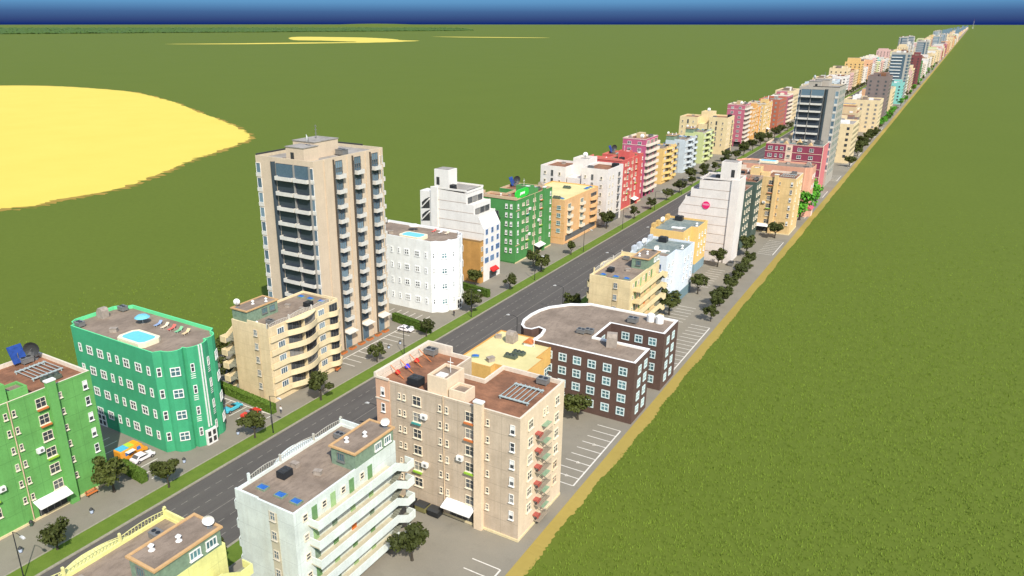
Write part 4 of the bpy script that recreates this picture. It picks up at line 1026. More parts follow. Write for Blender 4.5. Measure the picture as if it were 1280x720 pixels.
b = MB(); b.face([(-9, -60, -.15), (9, -60, -.15), (9, YE, -.15), (-9, YE, -.15)]); struct('road', b, [ASPH])
b = MB()
for s in (-1, 1):
    xs = sorted((s*13.25, s*48.4)); b.face([(xs[0], -60, -.02), (xs[1], -60, -.02), (xs[1], YE, -.02), (xs[0], YE, -.02)])
    x = s*48.4; b.face([(x, -60, -.02), (x, YE, -.02), (x, YE, -.5), (x, -60, -.5)])
struct('pavement', b, [PAVE])
b = MB()
for s in (-1, 1):
    xs = sorted((s*9.45, s*12.95)); b.face([(xs[0], -60, -.01), (xs[1], -60, -.01), (xs[1], YE, -.01), (xs[0], YE, -.01)])
struct('verge', b, [TURF])
b = MB()
for s in (-1, 1):
    for a, c in ((9, 9.45), (12.95, 13.25)):
        xs = sorted((s*a, s*c)); b.box(xs[0], xs[1], -60, 2500, -.16, .02)
struct('kerb', b, [KERB])
b = MB()
def strip(x0, x1, y0, y1, z): b.face([(x0, y0, z), (x1, y0, z), (x1, y1, z), (x0, y1, z)])
strip(-.06, .06, -60, 2500, -.146)
for x in (-6, -3, 3, 6):
    y = -40
    while y < 900: strip(x-.06, x+.06, y, y+1.25, -.146); y += 2.4
struct('road_markings', b, [plain('road_paint', 142, 136, 124, .85, 0, .3)])
# parking bays
b = MB(); ST = .19
def bays_x(x0, x1, y0, n, step, close=None):       # bay lines run along x
    for k in range(n): strip(min(x0, x1), max(x0, x1), y0+k*step-ST/2, y0+k*step+ST/2, -.012)
    if close is not None: strip(close-ST, close+ST*.4, y0, y0+(n-1)*step, -.0155)
def bays_y(y0, y1, x0, n, step, close=None):
    for k in range(n): strip(x0+k*step-ST/2, x0+k*step+ST/2, y0, y1, -.012)
    if close is not None: strip(min(x0, x0+(n-1)*step), max(x0, x0+(n-1)*step), close-ST, close+ST*.4, -.0155)
bays_x(42.4, 47.2, 60, 9, 2.42, 47.3); bays_x(42.4, 47.2, 104.6, 10, 2.45, 47.3); bays_x(42.2, 47.2, 158.5, 14, 2.4, 47.3); bays_x(34.6, 39.4, 166, 8, 2.4); bays_x(35.2, 40, 190, 6, 2.4); bays_x(33.0, 37.8, 222, 9, 2.4); bays_x(42.0, 46.8, 268, 9, 2.4, 47.2)
bays_y(67.8, 72.6, -43, 12, 2.4); bays_y(90.6, 95.4, -42, 12, 2.4, 95.6); bays_x(-21.4, -16.6, 122.5, 11, 2.4, -21.5); bays_y(153.2, 158, -32, 6, 2.4); bays_x(-21, -16.4, 40, 1, 2)
for k in range(8): bays_x(42.2, 47, 330+k*46, 8, 2.4, 47.2)
for y in (108.2, 113.1, 120.4, 63.5):
    for a in range(3):
        t0, t1 = a*2.1, a*2.1+2.1; cx, cy = 44.9, y+1.2-2.4
        b.tube((cx+.42*math.cos(t0), cy+.42*math.sin(t0), -.012), (cx+.42*math.cos(t1), cy+.42*math.sin(t1), -.012), .045, .045, 4)
struct('parking_markings', b, [plain('bay_paint', 226, 218, 202, .8, 0, .2)])
# ragged sandy edge along both outer sides
for s in (1, -1):
    b = MB(); rr = random.Random(9+s); y = -60; pts = []
    while y < YE:
        st = .45 if y < 330 else (2.0 if y < 900 else 40)
        w = 2.2+(.2*math.sin(y*.11)+.2*math.sin(y*.37+2)+rr.uniform(-.25, .25))*max(.25, 1-y/700); pts.append((y, w)); y += st
    for (y0, w0), (y1, w1) in zip(pts[:-1], pts[1:]):
        p = [(s*48.4, y0, -.05), (s*(48.4+w0), y0, -.25), (s*(48.4+w1), y1, -.25), (s*48.4, y1, -.05)]
        b.face(p if s > 0 else p[::-1])
    struct('sandy_edge', b, [STRIP])
# bare sand patches in the field
def patch(name, pts, z, m, jag, seed, sub=14):
    rr = random.Random(seed); out = []
    n = len(pts)
    for i in range(n):
        p0, p1, p2, p3 = (Vector(pts[(i+k-1) % n]) for k in range(4))
        for k in range(sub):
            t = k/sub
            q = .5*((2*p1)+(p2-p0)*t+(2*p0-5*p1+4*p2-p3)*t*t+(3*p1-p0-3*p2+p3)*t**3)
            d = (p2-p1); nn = Vector((-d.y, d.x)).normalized()
            q = q+nn*rr.uniform(-jag, jag)*.4+Vector((.85, .53))*(rr.random()**4)*jag*2.2*(1 if nn.dot(Vector((.85, .53))) < 0 else -1); out.append((q.x, q.y, z))
    b = MB(); b.face(out); struct(name, b, [m])
lake = [(-960, 545), (-780, 579), (-622, 533), (-488, 468), (-392, 421), (-326, 378), (-297, 325), (-283, 293), (-262, 254), (-247, 221), (-248, 192), (-252, 167), (-330, 110), (-520, 40), (-800, 90), (-1100, 320)]
patch('sand_patch', lake, -.22, SAND, 1.7, 1, 20)
patch('dry_earth', [(-600+(x+600)*1.014, 330+(y-330)*1.012) for x, y in lake], -.26, OCHRE, 4.5, 2, 24)
far1 = [(-2589, 2033), (-2450, 2230), (-2330, 2480), (-2180, 2700), (-2500, 2850), (-2750, 2900), (-3378, 3573), (-2950, 3620), (-2560, 3420), (-2240, 3120), (-2079, 3039), (-2040, 2720), (-2130, 2480), (-2300, 2200)]
patch('sand_patch', far1, -.22, SAND, 12, 3)
patch('sand_patch', [(-2700, 4050), (-2560, 4100), (-2000, 4120), (-1975, 4040), (-2380, 3960)], -.22, SAND, 8, 4)
# low rises on the horizon
for name, cx, cy, rx, ry, hh in (('hill', -11500, 14500, 3200, 900, 75), ('hill', -1850, 13500, 900, 700, 55)):
    b = MB(); n, mm = 22, 6; prev = None
    for j in range(mm+1):
        a = j/mm; r = 1-a; z = hh*(1-math.cos(PI*a))/2-.3
        ring = [(cx+rx*r*math.cos(2*PI*k/n), cy+ry*r*math.sin(2*PI*k/n), z) for k in range(n)]
        if prev:
            for k in range(n): b.face([prev[k], prev[(k+1) % n], ring[(k+1) % n], ring[k]])
        prev = ring
    struct(name, b, [FIELD])

# ------------------------------------------------------------------ vegetation
def leaf_mat(name, a, bcol, k=.9):
    t = NT(name); oi = t.n.new('ShaderNodeObjectInfo'); n = t.noise(1.1, 4, .7); n2 = t.noise(7, 2, .6)
    c = t.ramp(n, (.3, rgb(*a, k)), (.72, rgb(*bcol, k))); c = t.mix(.35, c, t.ramp(n2, (.25, rgb(*[v*.6 for v in a], k)), (.75, rgb(*[min(255, v*1.15) for v in bcol], k))))
    c = t.mix(t.math('MULTIPLY', oi.outputs['Random'], .5), c, rgb(*[v*.72 for v in a], k))
    return t.out(c, .7, 0, .25)
LEAF = leaf_mat('dark_foliage', (54, 62, 24), (92, 98, 38)); LEAFB = leaf_mat('bright_foliage', (70, 140, 34), (118, 192, 52)); HEDGE = leaf_mat('hedge_leaves', (72, 100, 30), (112, 138, 50)); BARK = plain('bark', 74, 66, 54, .9)
def crown_mesh(seed, R, zc, hz, nclump, nleaf, ls, mat, clumps=None):
    rr = random.Random(seed); b = MB(); cl = []
    for i in range(nclump):
        while True:
            v = Vector((rr.uniform(-1, 1), rr.uniform(-1, 1), rr.uniform(-.8, 1)))
            if .25 < v.length < 1: break
        f = rr.uniform(.75, 1.05)
        cl.append((Vector((v.x*R*f, v.y*R*f, zc+v.z*hz*f)), rr.uniform(.30, .5)*R))
    cl.append((Vector((0, 0, zc)), R*.6))
    for c, r in cl:
        for k in range(nleaf):
            d = Vector((rr.gauss(0, 1), rr.gauss(0, 1), rr.gauss(0, 1)))
            if d.length < 1e-3: continue
            d.normalize(); p = c+Vector((d.x, d.y, d.z*.75))*r*rr.uniform(.55, 1.05)
            n = (d+Vector((rr.gauss(0, .5), rr.gauss(0, .5), rr.gauss(.35, .5)))).normalized(); u = n.orthogonal().normalized(); w = n.cross(u)
            an = rr.uniform(0, 6.28); u, w = u*math.cos(an)+w*math.sin(an), w*math.cos(an)-u*math.sin(an); s = ls*rr.uniform(.65, 1.3)
            b.face([p-u*s, p+w*s*.55, p+u*s, p-w*s*.55])
    return b.mesh('crown', [mat])
def trunk_mesh(seed, h, r):
    rr = random.Random(seed); b = MB(); b.tube((0, 0, -.1), (0, 0, .35), r*1.6, r*1.05, 7); b.tube((0, 0, .35), (.08, .05, h), r*1.05, r*.75, 7)
    for k in range(5):
        a = k*1.26+rr.uniform(-.3, .3); l = rr.uniform(1.2, 1.9); b.tube((.08, .05, h-.3), (l*math.cos(a), l*math.sin(a), h+rr.uniform(.7, 1.7)), r*.5, r*.14, 5)
    return b.mesh('trunk', [BARK])
TV = [(trunk_mesh(i, 2.1, .17), crown_mesh(40+i, 2.3, 3.9, 1.75, 13, 95, .31, LEAF)) for i in range(4)]
TF = [crown_mesh(70+i, 2.3, 3.9, 1.75, 8, 14, .5, LEAF) for i in range(3)]
TB = [(trunk_mesh(9, 1.6, .16), crown_mesh(90+i, 2.2, 3.0, 2.1, 10, 50, .3, LEAFB)) for i in range(2)]
tcount = [0]
def tree(x, y, s, label, group=None, kind='LEAF', far=False):
    o = root('street_tree' if kind == 'LEAF' else 'green_tree', label, 'tree', (x, y, -.02), rnd.uniform(0, 6.28), group); s *= .9 if kind == 'LEAF' else 1.05; s *= rnd.uniform(.88, 1.14); o.scale = (s*rnd.uniform(.88, 1.14), s*rnd.uniform(.88, 1.14), s)
    tr, cr = (TV[tcount[0] % 4] if kind == 'LEAF' else TB[tcount[0] % 2]); tcount[0] += 1
    if far and kind == 'LEAF': cr = TF[tcount[0] % 3]
    obj('trunk', tr, o); obj('crown', cr, o)
def who(s, y):
    best = min(NAMED[s], key=lambda q: 0 if q[0] <= y <= q[1] else min(abs(q[0]-y), abs(q[1]-y)))
    pos = 'near end of' if y < best[0]+(best[1]-best[0])*.4 else ('far end of' if y > best[0]+(best[1]-best[0])*.75 else 'middle of')
    return pos, best[2]
used = set()
def place_label(fmt, s, y):
    pos, n = who(s, y); lab = fmt.format(f'{pos} the {n}')
    if lab in used: lab = fmt.format(f'gap just past the {n}')
    k = 0
    while lab in used and k < 3: lab = fmt.format(f'{["next gap", "open stretch", "paving"][k]} beyond the {n}'); k += 1
    used.add(lab); return lab
left_trees = [(-12.3, 48.1, 1.02), (-18.6, 61.9, 1.35), (-11.8, 67.7, 1.0), (-11.8, 87.3, 1.0), (-11.7, 105.7, 1.15), (-13.6, 127.1, 1.1), (-12.6, 145.9, .95), (-12.1, 166.9, 1.15), (-12.2, 188.9, 1.0), (-12.1, 209.2, 1.05), (-12.1, 232, 1.0), (-15.6, 272, 1.45), (-11.8, 292, 1.05), (-11.8, 312, 1.05), (-11.8, 333, 1.0), (-11.8, 352, 1.25), (-11.8, 372, 1.1), (-11.8, 392, 1.2), (-15.8, 381, 1.3), (-15.5, 405, 1.2), (-11.8, 414, 1.1), (-11.8, 436, 1.3), (-15.6, 449, 1.2), (-11.8, 458, 1.3), (-12, 478, 1.5), (-15.5, 495, 1.3), (-11.8, 500, 1.3), (-12, 522, 1.4), (-15.8, 536, 1.4), (-11.8, 545, 1.3), (-12, 566, 1.3), (-11.8, 588, 1.3), (-22.6, 186.2, 1.1), (-17.2, 213.5, 1.05)]
for x, y, s in left_trees: tree(x, y, s, place_label('street tree on the left verge at the {}', -1, y))
right_trees = [(11.8, 58, 1.0), (11.8, 112, 1.0), (11.8, 161, 1.0), (11.8, 180, 1.15), (11.8, 200, 1.0), (11.8, 222, 1.0), (11.8, 262, 1.0), (11.8, 300, 1.0), (11.8, 322, 1.3), (11.8, 345, 1.2), (12, 362, 1.5), (11.8, 380, 1.4), (13, 405, 1.5), (11.8, 428, 1.3)]
for x, y, s in right_trees: tree(x, y, s, place_label('street tree on the right verge at the {}', 1, y))
for x, y, s in ((-46.5, 110.3, 1.15), (-34.8, 101.5, 1.2)): tree(x, y, s, 'dark tree behind the curved balcony block, '+('farther from it' if x < -40 else 'close to its rear galleries'))
tree(35.0, 74.3, 1.15, 'dark tree beside the outside stairs of the off-white gallery block'); tree(33.8, 61.0, 1.05, 'dark tree under the rear galleries at the bottom edge')
tree(38.1, 126.6, 1.35, 'dark tree in front of the dark brown block by the parking bays')
tree(35.1, 193.4, 1.35, 'dark tree at the foot of the pale blue block'); tree(36.8, 214.5, 1.15, 'dark tree between pale blue and yellow-orange blocks in the car park'); tree(34.6, 244.5, 1.3, 'dark tree against the wall of the white block with pink sign'); tree(33.6, 179.4, .8, 'small dark bush tree by the rear stairs of the cream gallery block')
words = ['first and nearest', 'second', 'third', 'fourth', 'fifth', 'sixth', 'seventh', 'eighth', 'ninth and farthest']
for i in range(9): tree(46.0-.35*i+rnd.uniform(-.3, .3), 194+7.1*i+rnd.uniform(-.6, .6), rnd.uniform(.92, 1.08), f'{words[i]} tree in the parking row near the sandy edge', 'parking row trees')
tree(39.5, 262.5, 1.3, 'dark tree just behind the parking row, by the white stepped block'); tree(43.2, 291.5, 1.15, 'lone dark tree in front of the amber corner block'); tree(47.2, 470, 1.35, 'lone dark tree in the paving beyond the grey-tan tower')
for i, (x, y, q) in enumerate(((46.6, 512, 1.2), (45, 523, 1.4), (46.2, 536, 1.3), (44.8, 550, 1.5), (46.4, 560, 1.2), (45.6, 574, 1.4), (46.6, 590, 1.3), (45.4, 604, 1.4), (46.3, 616, 1.2))): tree(x, y, q, ['nearest', 'second', 'third', 'fourth', 'fifth', 'sixth', 'seventh', 'eighth', 'ninth'][i]+' of the olive trees past the cream block on the outer edge', 'olive trees on the outer edge')
# bright greenery in the garden behind the amber block
for i, (x, y, s, l) in enumerate(((44.6, 317, 1.9, 'bright green garden tree right behind the amber corner block'), (45.8, 326, 2.3, 'tall bright green garden tree against the salmon rounded block'), (45.5, 347, 2.4, 'bright green garden tree before the pink end wall'), (47.0, 356, 1.7, 'bright green garden tree at the sandy edge by the pink hut'), (45.0, 310, .8, 'small bright green garden bush at the corner of the amber block'))): tree(x, y, s, l, 'garden trees', 'B')
for i in range(34):
    y = 655+i*9.5 if i < 16 else 860+(i-16)*52
    tree(45.5+rnd.uniform(-1.6, 1.2), y+rnd.uniform(-3, 3), rnd.uniform(1.0, 1.5), 'small '+('bright green' if i % 3 else 'dark')+' tree on the right outer edge far down the row', 'trees along the far outer edge', 'B' if i % 3 else 'LEAF', True)
n = 0; y = 610
while n < 150:
    for s in (-1, 1):
        tree(s*11.8+rnd.uniform(-.3, .3), y+rnd.uniform(-2, 2), rnd.uniform(1.1, 1.5), f'tiny dark street tree on the far {"left" if s < 0 else "right"} verge', f'far {"left" if s < 0 else "right"} verge trees', 'LEAF', True); n += 1
    y += 18
b = MB(); rr = random.Random(21)
ico = [(0,0,1)]+[(math.cos(k*1.2566)*.9, math.sin(k*1.2566)*.9, .35) for k in range(5)]+[(math.cos(k*1.2566+.63)*.9, math.sin(k*1.2566+.63)*.9, -.4) for k in range(5)]
def blob(b, x, y, z, r, h):
    v = [(x+p[0]*r*rr.uniform(.7, 1.2), y+p[1]*r*rr.uniform(.7, 1.2), z+h*.5+p[2]*h*.5*rr.uniform(.8, 1.2)) for p in ico]
    for k in range(5):
        j = (k+1) % 5; b.face([v[0], v[1+k], v[1+j]]); b.face([v[1+k], v[6+k], v[1+j]]); b.face([v[1+j], v[6+k], v[6+j]])
while y < 6000:
    for s in (-1, 1): blob(b, s*11.8, y, 0, 3, 7)
    y += 25
o = part('distant_trees', b, LEAF, None); o['kind'] = 'stuff'; o['label'] = 'thin line of specks of street trees near the horizon'; o['category'] = 'trees'
# far woods on the left horizon
b = MB()
for i in range(5200):
    a = rr.random(); t = rr.random()**1.9
    x0, y0 = -6200+a*1500, 3050+a*4700
    x1, y1 = -12600+a*5800, 6700+a*4200
    if a > .86 and rr.random() < (a-.86)*6: continue
    r = rr.uniform(14, 30)*(1+.6*t); blob(b, x0+(x1-x0)*t, y0+(y1-y0)*t, -2, r, rr.uniform(9, 20)*(1+.4*t))
o = part('woods', b, leaf_mat('far_wood', (64, 92, 34), (96, 124, 50)), None); o['kind'] = 'stuff'; o['label'] = 'low belt of woodland along the left horizon'; o['category'] = 'woods'

# hedges
def hedge(x0, y0, x1, y1, w, h, label):
    L = math.hypot(x1-x0, y1-y0); a = math.atan2(y1-y0, x1-x0); rr = random.Random(int(x0*7+y0)); b = MB()
    b.box(0, L, -w/2+.08, w/2-.08, -.02, h-.1)
    for i in range(int(L*w*60+L*h*110)):
        f = rr.random()
        if f < .4: p = Vector((rr.uniform(0, L), rr.uniform(-w/2, w/2), h-.06)); nn = Vector((0, 0, 1))
        elif f < .9:
            s = rr.choice((-1, 1)); p = Vector((rr.uniform(0, L), s*(w/2-.05), rr.uniform(.05, h))); nn = Vector((0, s, 0))
        else:
            s = rr.choice((0, 1)); p = Vector((s*L, rr.uniform(-w/2, w/2), rr.uniform(.05, h))); nn = Vector((2*s-1, 0, 0))
        nn = (nn+Vector((rr.gauss(0, .5), rr.gauss(0, .5), rr.gauss(0, .5)))).normalized(); u = nn.orthogonal().normalized(); q = nn.cross(u); s2 = rr.uniform(.10, .2)
        b.face([p-u*s2, p-q*s2, p+u*s2, p+q*s2])
    single('hedge', b, HEDGE, label, 'hedge', (x0, y0, 0), a)
hedge(-23.5, 67.0, -16.6, 66.4, 1.3, 2.0, 'clipped hedge at the corner of the bright green block')
hedge(-38, 98.0, -15.8, 96.2, 1.3, 2.0, 'long clipped hedge between the car bays and the curved balcony block')
hedge(-26.5, 150.6, -13.2, 148.2, 1.3, 2.2, 'clipped hedge between the tan tower bays and the white rounded block')
hedge(-24.5, 181.6, -14.2, 179.8, 1.3, 2.2, 'clipped hedge in front of the orange brick annex')
hedge(-60.0, 133, -46.5, 131.0, 1.3, 2.4, 'dark hedge behind the tall tan tower')

# field grass tufts near the camera
import numpy as np
rs = np.random.RandomState(4)
def tufts(n, xa, xb, ya, yb, keep):
    x = rs.uniform(xa, xb, n); y = rs.uniform(ya, yb, n); d = np.hypot(x-91.7, y); k = rs.rand(n) < keep(x, y, d); return x[k], y[k]
P = [tufts(190000, 50.6, 150, 45, 420, lambda x, y, d: np.clip((400-d)/200, 0, 1)/(1+(d/150)**2.2)*np.clip((x-50.0-.7*np.sin(y*.3))/1.6, .0, 1)),
     tufts(60000, -120, -51, 30, 240, lambda x, y, d: .45/(1+(d/150)**3))]
X = np.concatenate([p[0] for p in P]); Y = np.concatenate([p[1] for p in P]); N = len(X); B = 3
V = np.zeros((N, B, 3, 3)); an = rs.rand(N, B)*6.283; hh = rs.uniform(.18, .48, (N, B)); le = rs.uniform(.02, .22, (N, B)); wd = rs.uniform(.03, .075, (N, B)); off = rs.normal(0, .16, (N, B, 2))
cx, cy = X[:, None]+off[..., 0], Y[:, None]+off[..., 1]
V[:, :, 0, 0] = cx-np.sin(an)*wd; V[:, :, 0, 1] = cy+np.cos(an)*wd; V[:, :, 1, 0] = cx+np.sin(an)*wd; V[:, :, 1, 1] = cy-np.cos(an)*wd
V[:, :, 0:2, 2] = -.31; V[:, :, 2, 0] = cx+np.cos(an)*le; V[:, :, 2, 1] = cy+np.sin(an)*le; V[:, :, 2, 2] = -.3+hh
me = bpy.data.meshes.new('grass'); nv = N*B*3
me.vertices.add(nv); me.vertices.foreach_set('co', V.reshape(-1)); me.loops.add(nv); me.loops.foreach_set('vertex_index', np.arange(nv, dtype=np.int32))
me.polygons.add(N*B); me.polygons.foreach_set('loop_start', np.arange(0, nv, 3, dtype=np.int32)); me.polygons.foreach_set('loop_total', np.full(N*B, 3, np.int32)); me.update(); me.validate()
t = NT('grass_blade').world(); c = t.ramp(t.noise(.25, 5, .7), (.3, rgb(120, 140, 46)), (.7, rgb(126, 145, 50))); c = t.mix(.3, c, t.ramp(t.noise(2.2, 3, .7), (.3, rgb(104, 126, 40)), (.7, rgb(126, 148, 52))))
me.materials.append(t.out(c, .8, 0, .2)); o = obj('grass', me); o['kind'] = 'stuff'; o['label'] = 'rough tufted grass of the field beside the outer edge'; o['category'] = 'grass'

# ------------------------------------------------------------------ street furniture
b = MB(); b.tube((0, 0, -.02), (0, 0, .5), .14, .11, 8); b.tube((0, 0, .5), (0, 0, 8.0), .095, .065, 8); POLE = b.mesh('pole', [BLACKM])
b = MB(); b.tube((0, 0, 7.95), (1.1, 0, 8.25), .05, .045, 6); b.tube((1.1, 0, 8.25), (2.2, 0, 8.15), .045, .04, 6); ARM = b.mesh('arm', [BLACKM])
b = MB(); b.profile([(2.1, 8.05), (3.0, 7.98), (3.0, 8.1), (2.6, 8.25), (2.1, 8.2)], -.17, .17); HEAD = b.mesh('lamp_head', [plain('lamp_grey', 206, 204, 196, .5)])
def lamp(x, y, s, label, group=None):
    o = root('street_lamp', label, 'street lamp', (x, y, -.02), 0 if s < 0 else PI, group); obj('pole', POLE, o); obj('arm', ARM, o); obj('lamp_head', HEAD, o)
for y in (41.8, 90.5, 133.2, 163.6, 201, 238, 275, 312, 350, 388, 426): lamp(-10.2, y, -1, place_label('street lamp on the left verge at the {}', -1, y))
for y in (52, 98, 126, 152, 178, 215, 252, 290, 328, 366): lamp(10.2, y, 1, place_label('street lamp on the right verge at the {}', 1, y))
b = MB(); b.tube((0, 0, 0), (0, 0, .62), .24, .3, 10); BINB = b.mesh('bin_body', [plain('bin_white', 196, 208, 226, .5)])
b = MB(); b.tube((0, 0, .62), (0, 0, .74), .33, .33, 10); b.tube((0, 0, .74), (0, 0, 1.0), .3, .12, 10); b.tube((0, 0, -.02), (0, 0, .05), .28, .28, 10); BINL = b.mesh('bin_lid', [DARKM])
for x, y in ((-16.4, 44.8), (-16.3, 56.3), (-16.1, 74.3), (-15.6, 86.5), (-16.3, 135.0), (-15.5, 138.6)):
    o = root('litter_bin', place_label('white litter bin with dark lid by the {}', -1, y), 'litter bin', (x, y, 0), 0); obj('bin_body', BINB, o); obj('bin_lid', BINL, o)
o = root('litter_bin', 'dark green litter bin beside the awning of the bright green block', 'litter bin', (-21.4, 49.3, 0)); obj('bin_body', BINB.copy(), o); o.children[0].data.materials[0] = plain('bin_green', 70, 92, 72, .6); obj('bin_lid', BINL, o)
def bench(x, y, rz, label):
    o = root('bench', label, 'bench', (x, y, 0), rz)
    b = MB(); 
    for k in range(4): b.box(-.25+k*.135, -.14+k*.135, -1.0, 1.0, .42, .47)
    part('seat', b, RUSTO, o)
    b = MB()
    for k in range(3): b.box(-.36-.03*k, -.32-.03*k, -1.0, 1.0, .56+k*.15, .67+k*.15)
    part('backrest', b, RUSTO, o)
    for yy in (-.8, .8):
        b = MB(); b.box(-.3, .28, yy-.04, yy+.04, .36, .42); b.box(.2, .27, yy-.04, yy+.04, 0, .36); b.box(-.42, -.3, yy-.04, yy+.04, 0, 1.0); part('leg', b, BLACKM, o)
bench(-20.9, 59.4, 0, 'orange bench against the bright green block'); bench(-18.3, 118.8, .3, 'orange bench under the far balconies of the curved balcony block')
for i, y in enumerate((126.8, 130.2, 133.6, 136.8, 140.2, 143.2)):
    b = MB(); b.box(-.5, .5, -.9, .9, 0, .5); b.box(-.42, .42, -.82, .82, .5, .56, 1)
    single('planter', b, [RUSTO, plain('soil', 120, 90, 60, .95)], ['nearest', 'second nearest', 'third nearest', 'fourth nearest', 'fifth nearest', 'farthest'][i]+' low planter along the front of the tan tower', 'planter', (-23.6, y, 0), 0, 'planters before the tan tower')
def dumpster(x, y, rz, mt, label):
    o = root('dumpster', label, 'dumpster', (x, y, 0), rz)
    b = MB(); b.profile([(-.7, .15), (.7, .15), (.85, 1.2), (-.85, 1.2)], -1.0, 1.0); part('bin_body', b, mt, o)
    b = MB(); b.profile([(-.9, 1.2), (.9, 1.2), (.5, 1.45), (-.5, 1.45)], -1.04, 1.04); part('lid', b, DARKM, o)
    for xx in (-.55, .55):
        for yy in (-.8, .8):
            b = MB(); b.tube((xx, yy-.05, .1), (xx, yy+.05, .1), .1, .1, 8); part('wheel', b, BLACKM, o)
dumpster(26.6, 85.2, PI/2, DARKM, 'dark dumpster nearest the rear stairs under the beige wall'); dumpster(29.2, 85.2, PI/2, plain('olive_steel', 138, 132, 84, .6), 'olive dumpster between two dark ones at the beige wall'); dumpster(31.7, 85.2, PI/2, BLACKM, 'dark dumpster next to the beige block awning'); dumpster(37.9, 248.3, 0, GREYM, 'grey dumpster at the corner of the white stepped block')

# ------------------------------------------------------------------ vehicles
def car(x, y, rz, body, label, kind='saloon', top=None, soft=None):
    o = root('parked_car' if kind != 'van' else 'food_van', label, 'car' if kind != 'van' else 'van', (x, y, -.01), rz)
    L, Wd = (4.3, .86) if kind != 'van' else (5.6, 1.05)
    if kind == 'van':
        pr = [(-2.8, .35), (2.75, .35), (2.8, .95), (2.2, 1.2), (1.65, 2.25), (1.4, 2.45), (-2.7, 2.5), (-2.8, 2.3)]
    else:
        pr = [(-2.15, .3), (2.1, .3), (2.18, .55), (2.05, .78), (.95, .92), (.3, 1.36) if kind == 'saloon' else (.55, 1.0), (-1.05, 1.4) if kind == 'saloon' else (-.9, .98), (-1.7, .98), (-2.12, .9)]
    b = MB(); n = len(pr)
    for s in (0, 1):
        pass
    b.profile(pr, -Wd, Wd); bo = part('body', b, body, o)
    bv = bo.modifiers.new('edge', 'BEVEL'); bv.width = .12; bv.segments = 2; bv.limit_method = 'ANGLE'
    if kind == 'van':
        b = MB()
        for yy in (-Wd-.01, Wd+.01): b.face([(-1.9, yy, 1.3), (-.3, yy, 1.3), (-.3, yy, 2.1), (-1.9, yy, 2.1)]); b.face([(.5, yy, 1.35), (1.4, yy, 1.35), (1.2, yy, 2.05), (.5, yy, 2.05)])
        part('side_window', b, plain('van_blue', 60, 120, 190, .3), o)
        b = MB(); b.face([(2.2, -.85, 1.26), (2.2, .85, 1.26), (1.72, .8, 2.2), (1.72, -.8, 2.2)]); part('windscreen', b, G_DARK, o)
        b = MB(); b.box(-2.6, -.9, -.85, .85, 2.5, 2.62); b.box(-.9, .2, -.85, .85, 2.5, 2.64, 1); b.box(.2, 1.3, -.85, .85, 2.5, 2.6, 2); part('roof_boards', b, [plain('sky_paint', 90, 190, 222, .5), plain('lime_bright', 190, 214, 70, .5), plain('orange_bright', 242, 170, 40, .5)], o)
        b = MB(); b.profile([(-1.9, 0), (-.3, 0), (-.3, .06), (-1.9, .06)], 0, .9); part('serving_awning', b, WHITE, o, (0, -Wd-.9, 2.12))
    elif kind == 'saloon':
        b = MB()
        for yy in (-Wd-.006, Wd+.006): b.face([(-1.5, yy, 1.0), (.7, yy, .96), (.25, yy, 1.29), (-1.02, yy, 1.32)])
        part('side_window', b, G_DARK, o)
        b = MB(); b.face([(.99, -.74, .94), (.99, .74, .94), (.36, .7, 1.36), (.36, -.7, 1.36)]); b.face([(-1.68, -.72, 1.03), (-1.12, -.68, 1.41), (-1.12, .68, 1.41), (-1.68, .72, 1.03)]); part('windscreen', b, G_DARK, o)
    else:
        b = MB(); b.box(-.85, .45, -.62, .62, .985, 1.03); part('cabin_floor', b, BLACKM, o)
        for yy in (-.36, .36):
            b = MB(); b.box(-.7, -.2, yy-.25, yy+.25, .99, 1.12); b.box(-.85, -.68, yy-.25, yy+.25, 1.0, 1.45); part('seat', b, soft or plain('tan_leather', 170, 120, 80, .6), o)
        b = MB(); b.face([(.62, -.7, 1.0), (.62, .7, 1.0), (.28, .64, 1.42), (.28, -.64, 1.42)]); part('windscreen', b, G_BLUE, o)
    for wx in ((-1.35, 1.4) if kind != 'van' else (-1.8, 1.8)):
        for wy in (-Wd+.06, Wd-.06):
            b = MB(); b.tube((wx, wy-.13, .33), (wx, wy+.13, .33), .33, .33, 14); b.tube((wx, wy-.14, .33), (wx, wy+.14, .33), .18, .18, 10, 1); part('wheel', b, [BLACKM, GALV], o)
    xf = 2.16 if kind != 'van' else 2.78
    for yy in (-.58, .58):
        b = MB(); b.box(xf-.12, xf+.02, yy-.16, yy+.16, .6, .74); part('headlight', b, WHITE, o)
    return o
ORG = plain('orange_gloss', 240, 160, 52, .3, 0, .05, .5); WHG = plain('white_gloss', 244, 236, 234, .3, 0, .05, .5); TLG = plain('teal_gloss', 84, 190, 205, .25, 0, .05, .5); RDG = plain('red_gloss', 214, 66, 52, .3, 0, .05, .5)
car(-26.0, 70.6, PI/2*1.02, ORG, 'orange food van with blue, lime and orange roof boards by the green block', 'van')
car(-23.4, 73.0-2.0, PI/2, WHG, 'white saloon car parked next to the orange food van')
car(-24.2, 92.8, PI/2, TLG, 'turquoise convertible car parked by the long hedge', 'open')
car(-19.2, 93.2, PI/2, RDG, 'red open car partly hidden by the tree at the teal block', 'open', None, plain('grey_leather', 170, 170, 176, .6))
car(-19.4, 146.2, .1, WHG, 'white saloon car parked by the hedge near the tan tower'); 

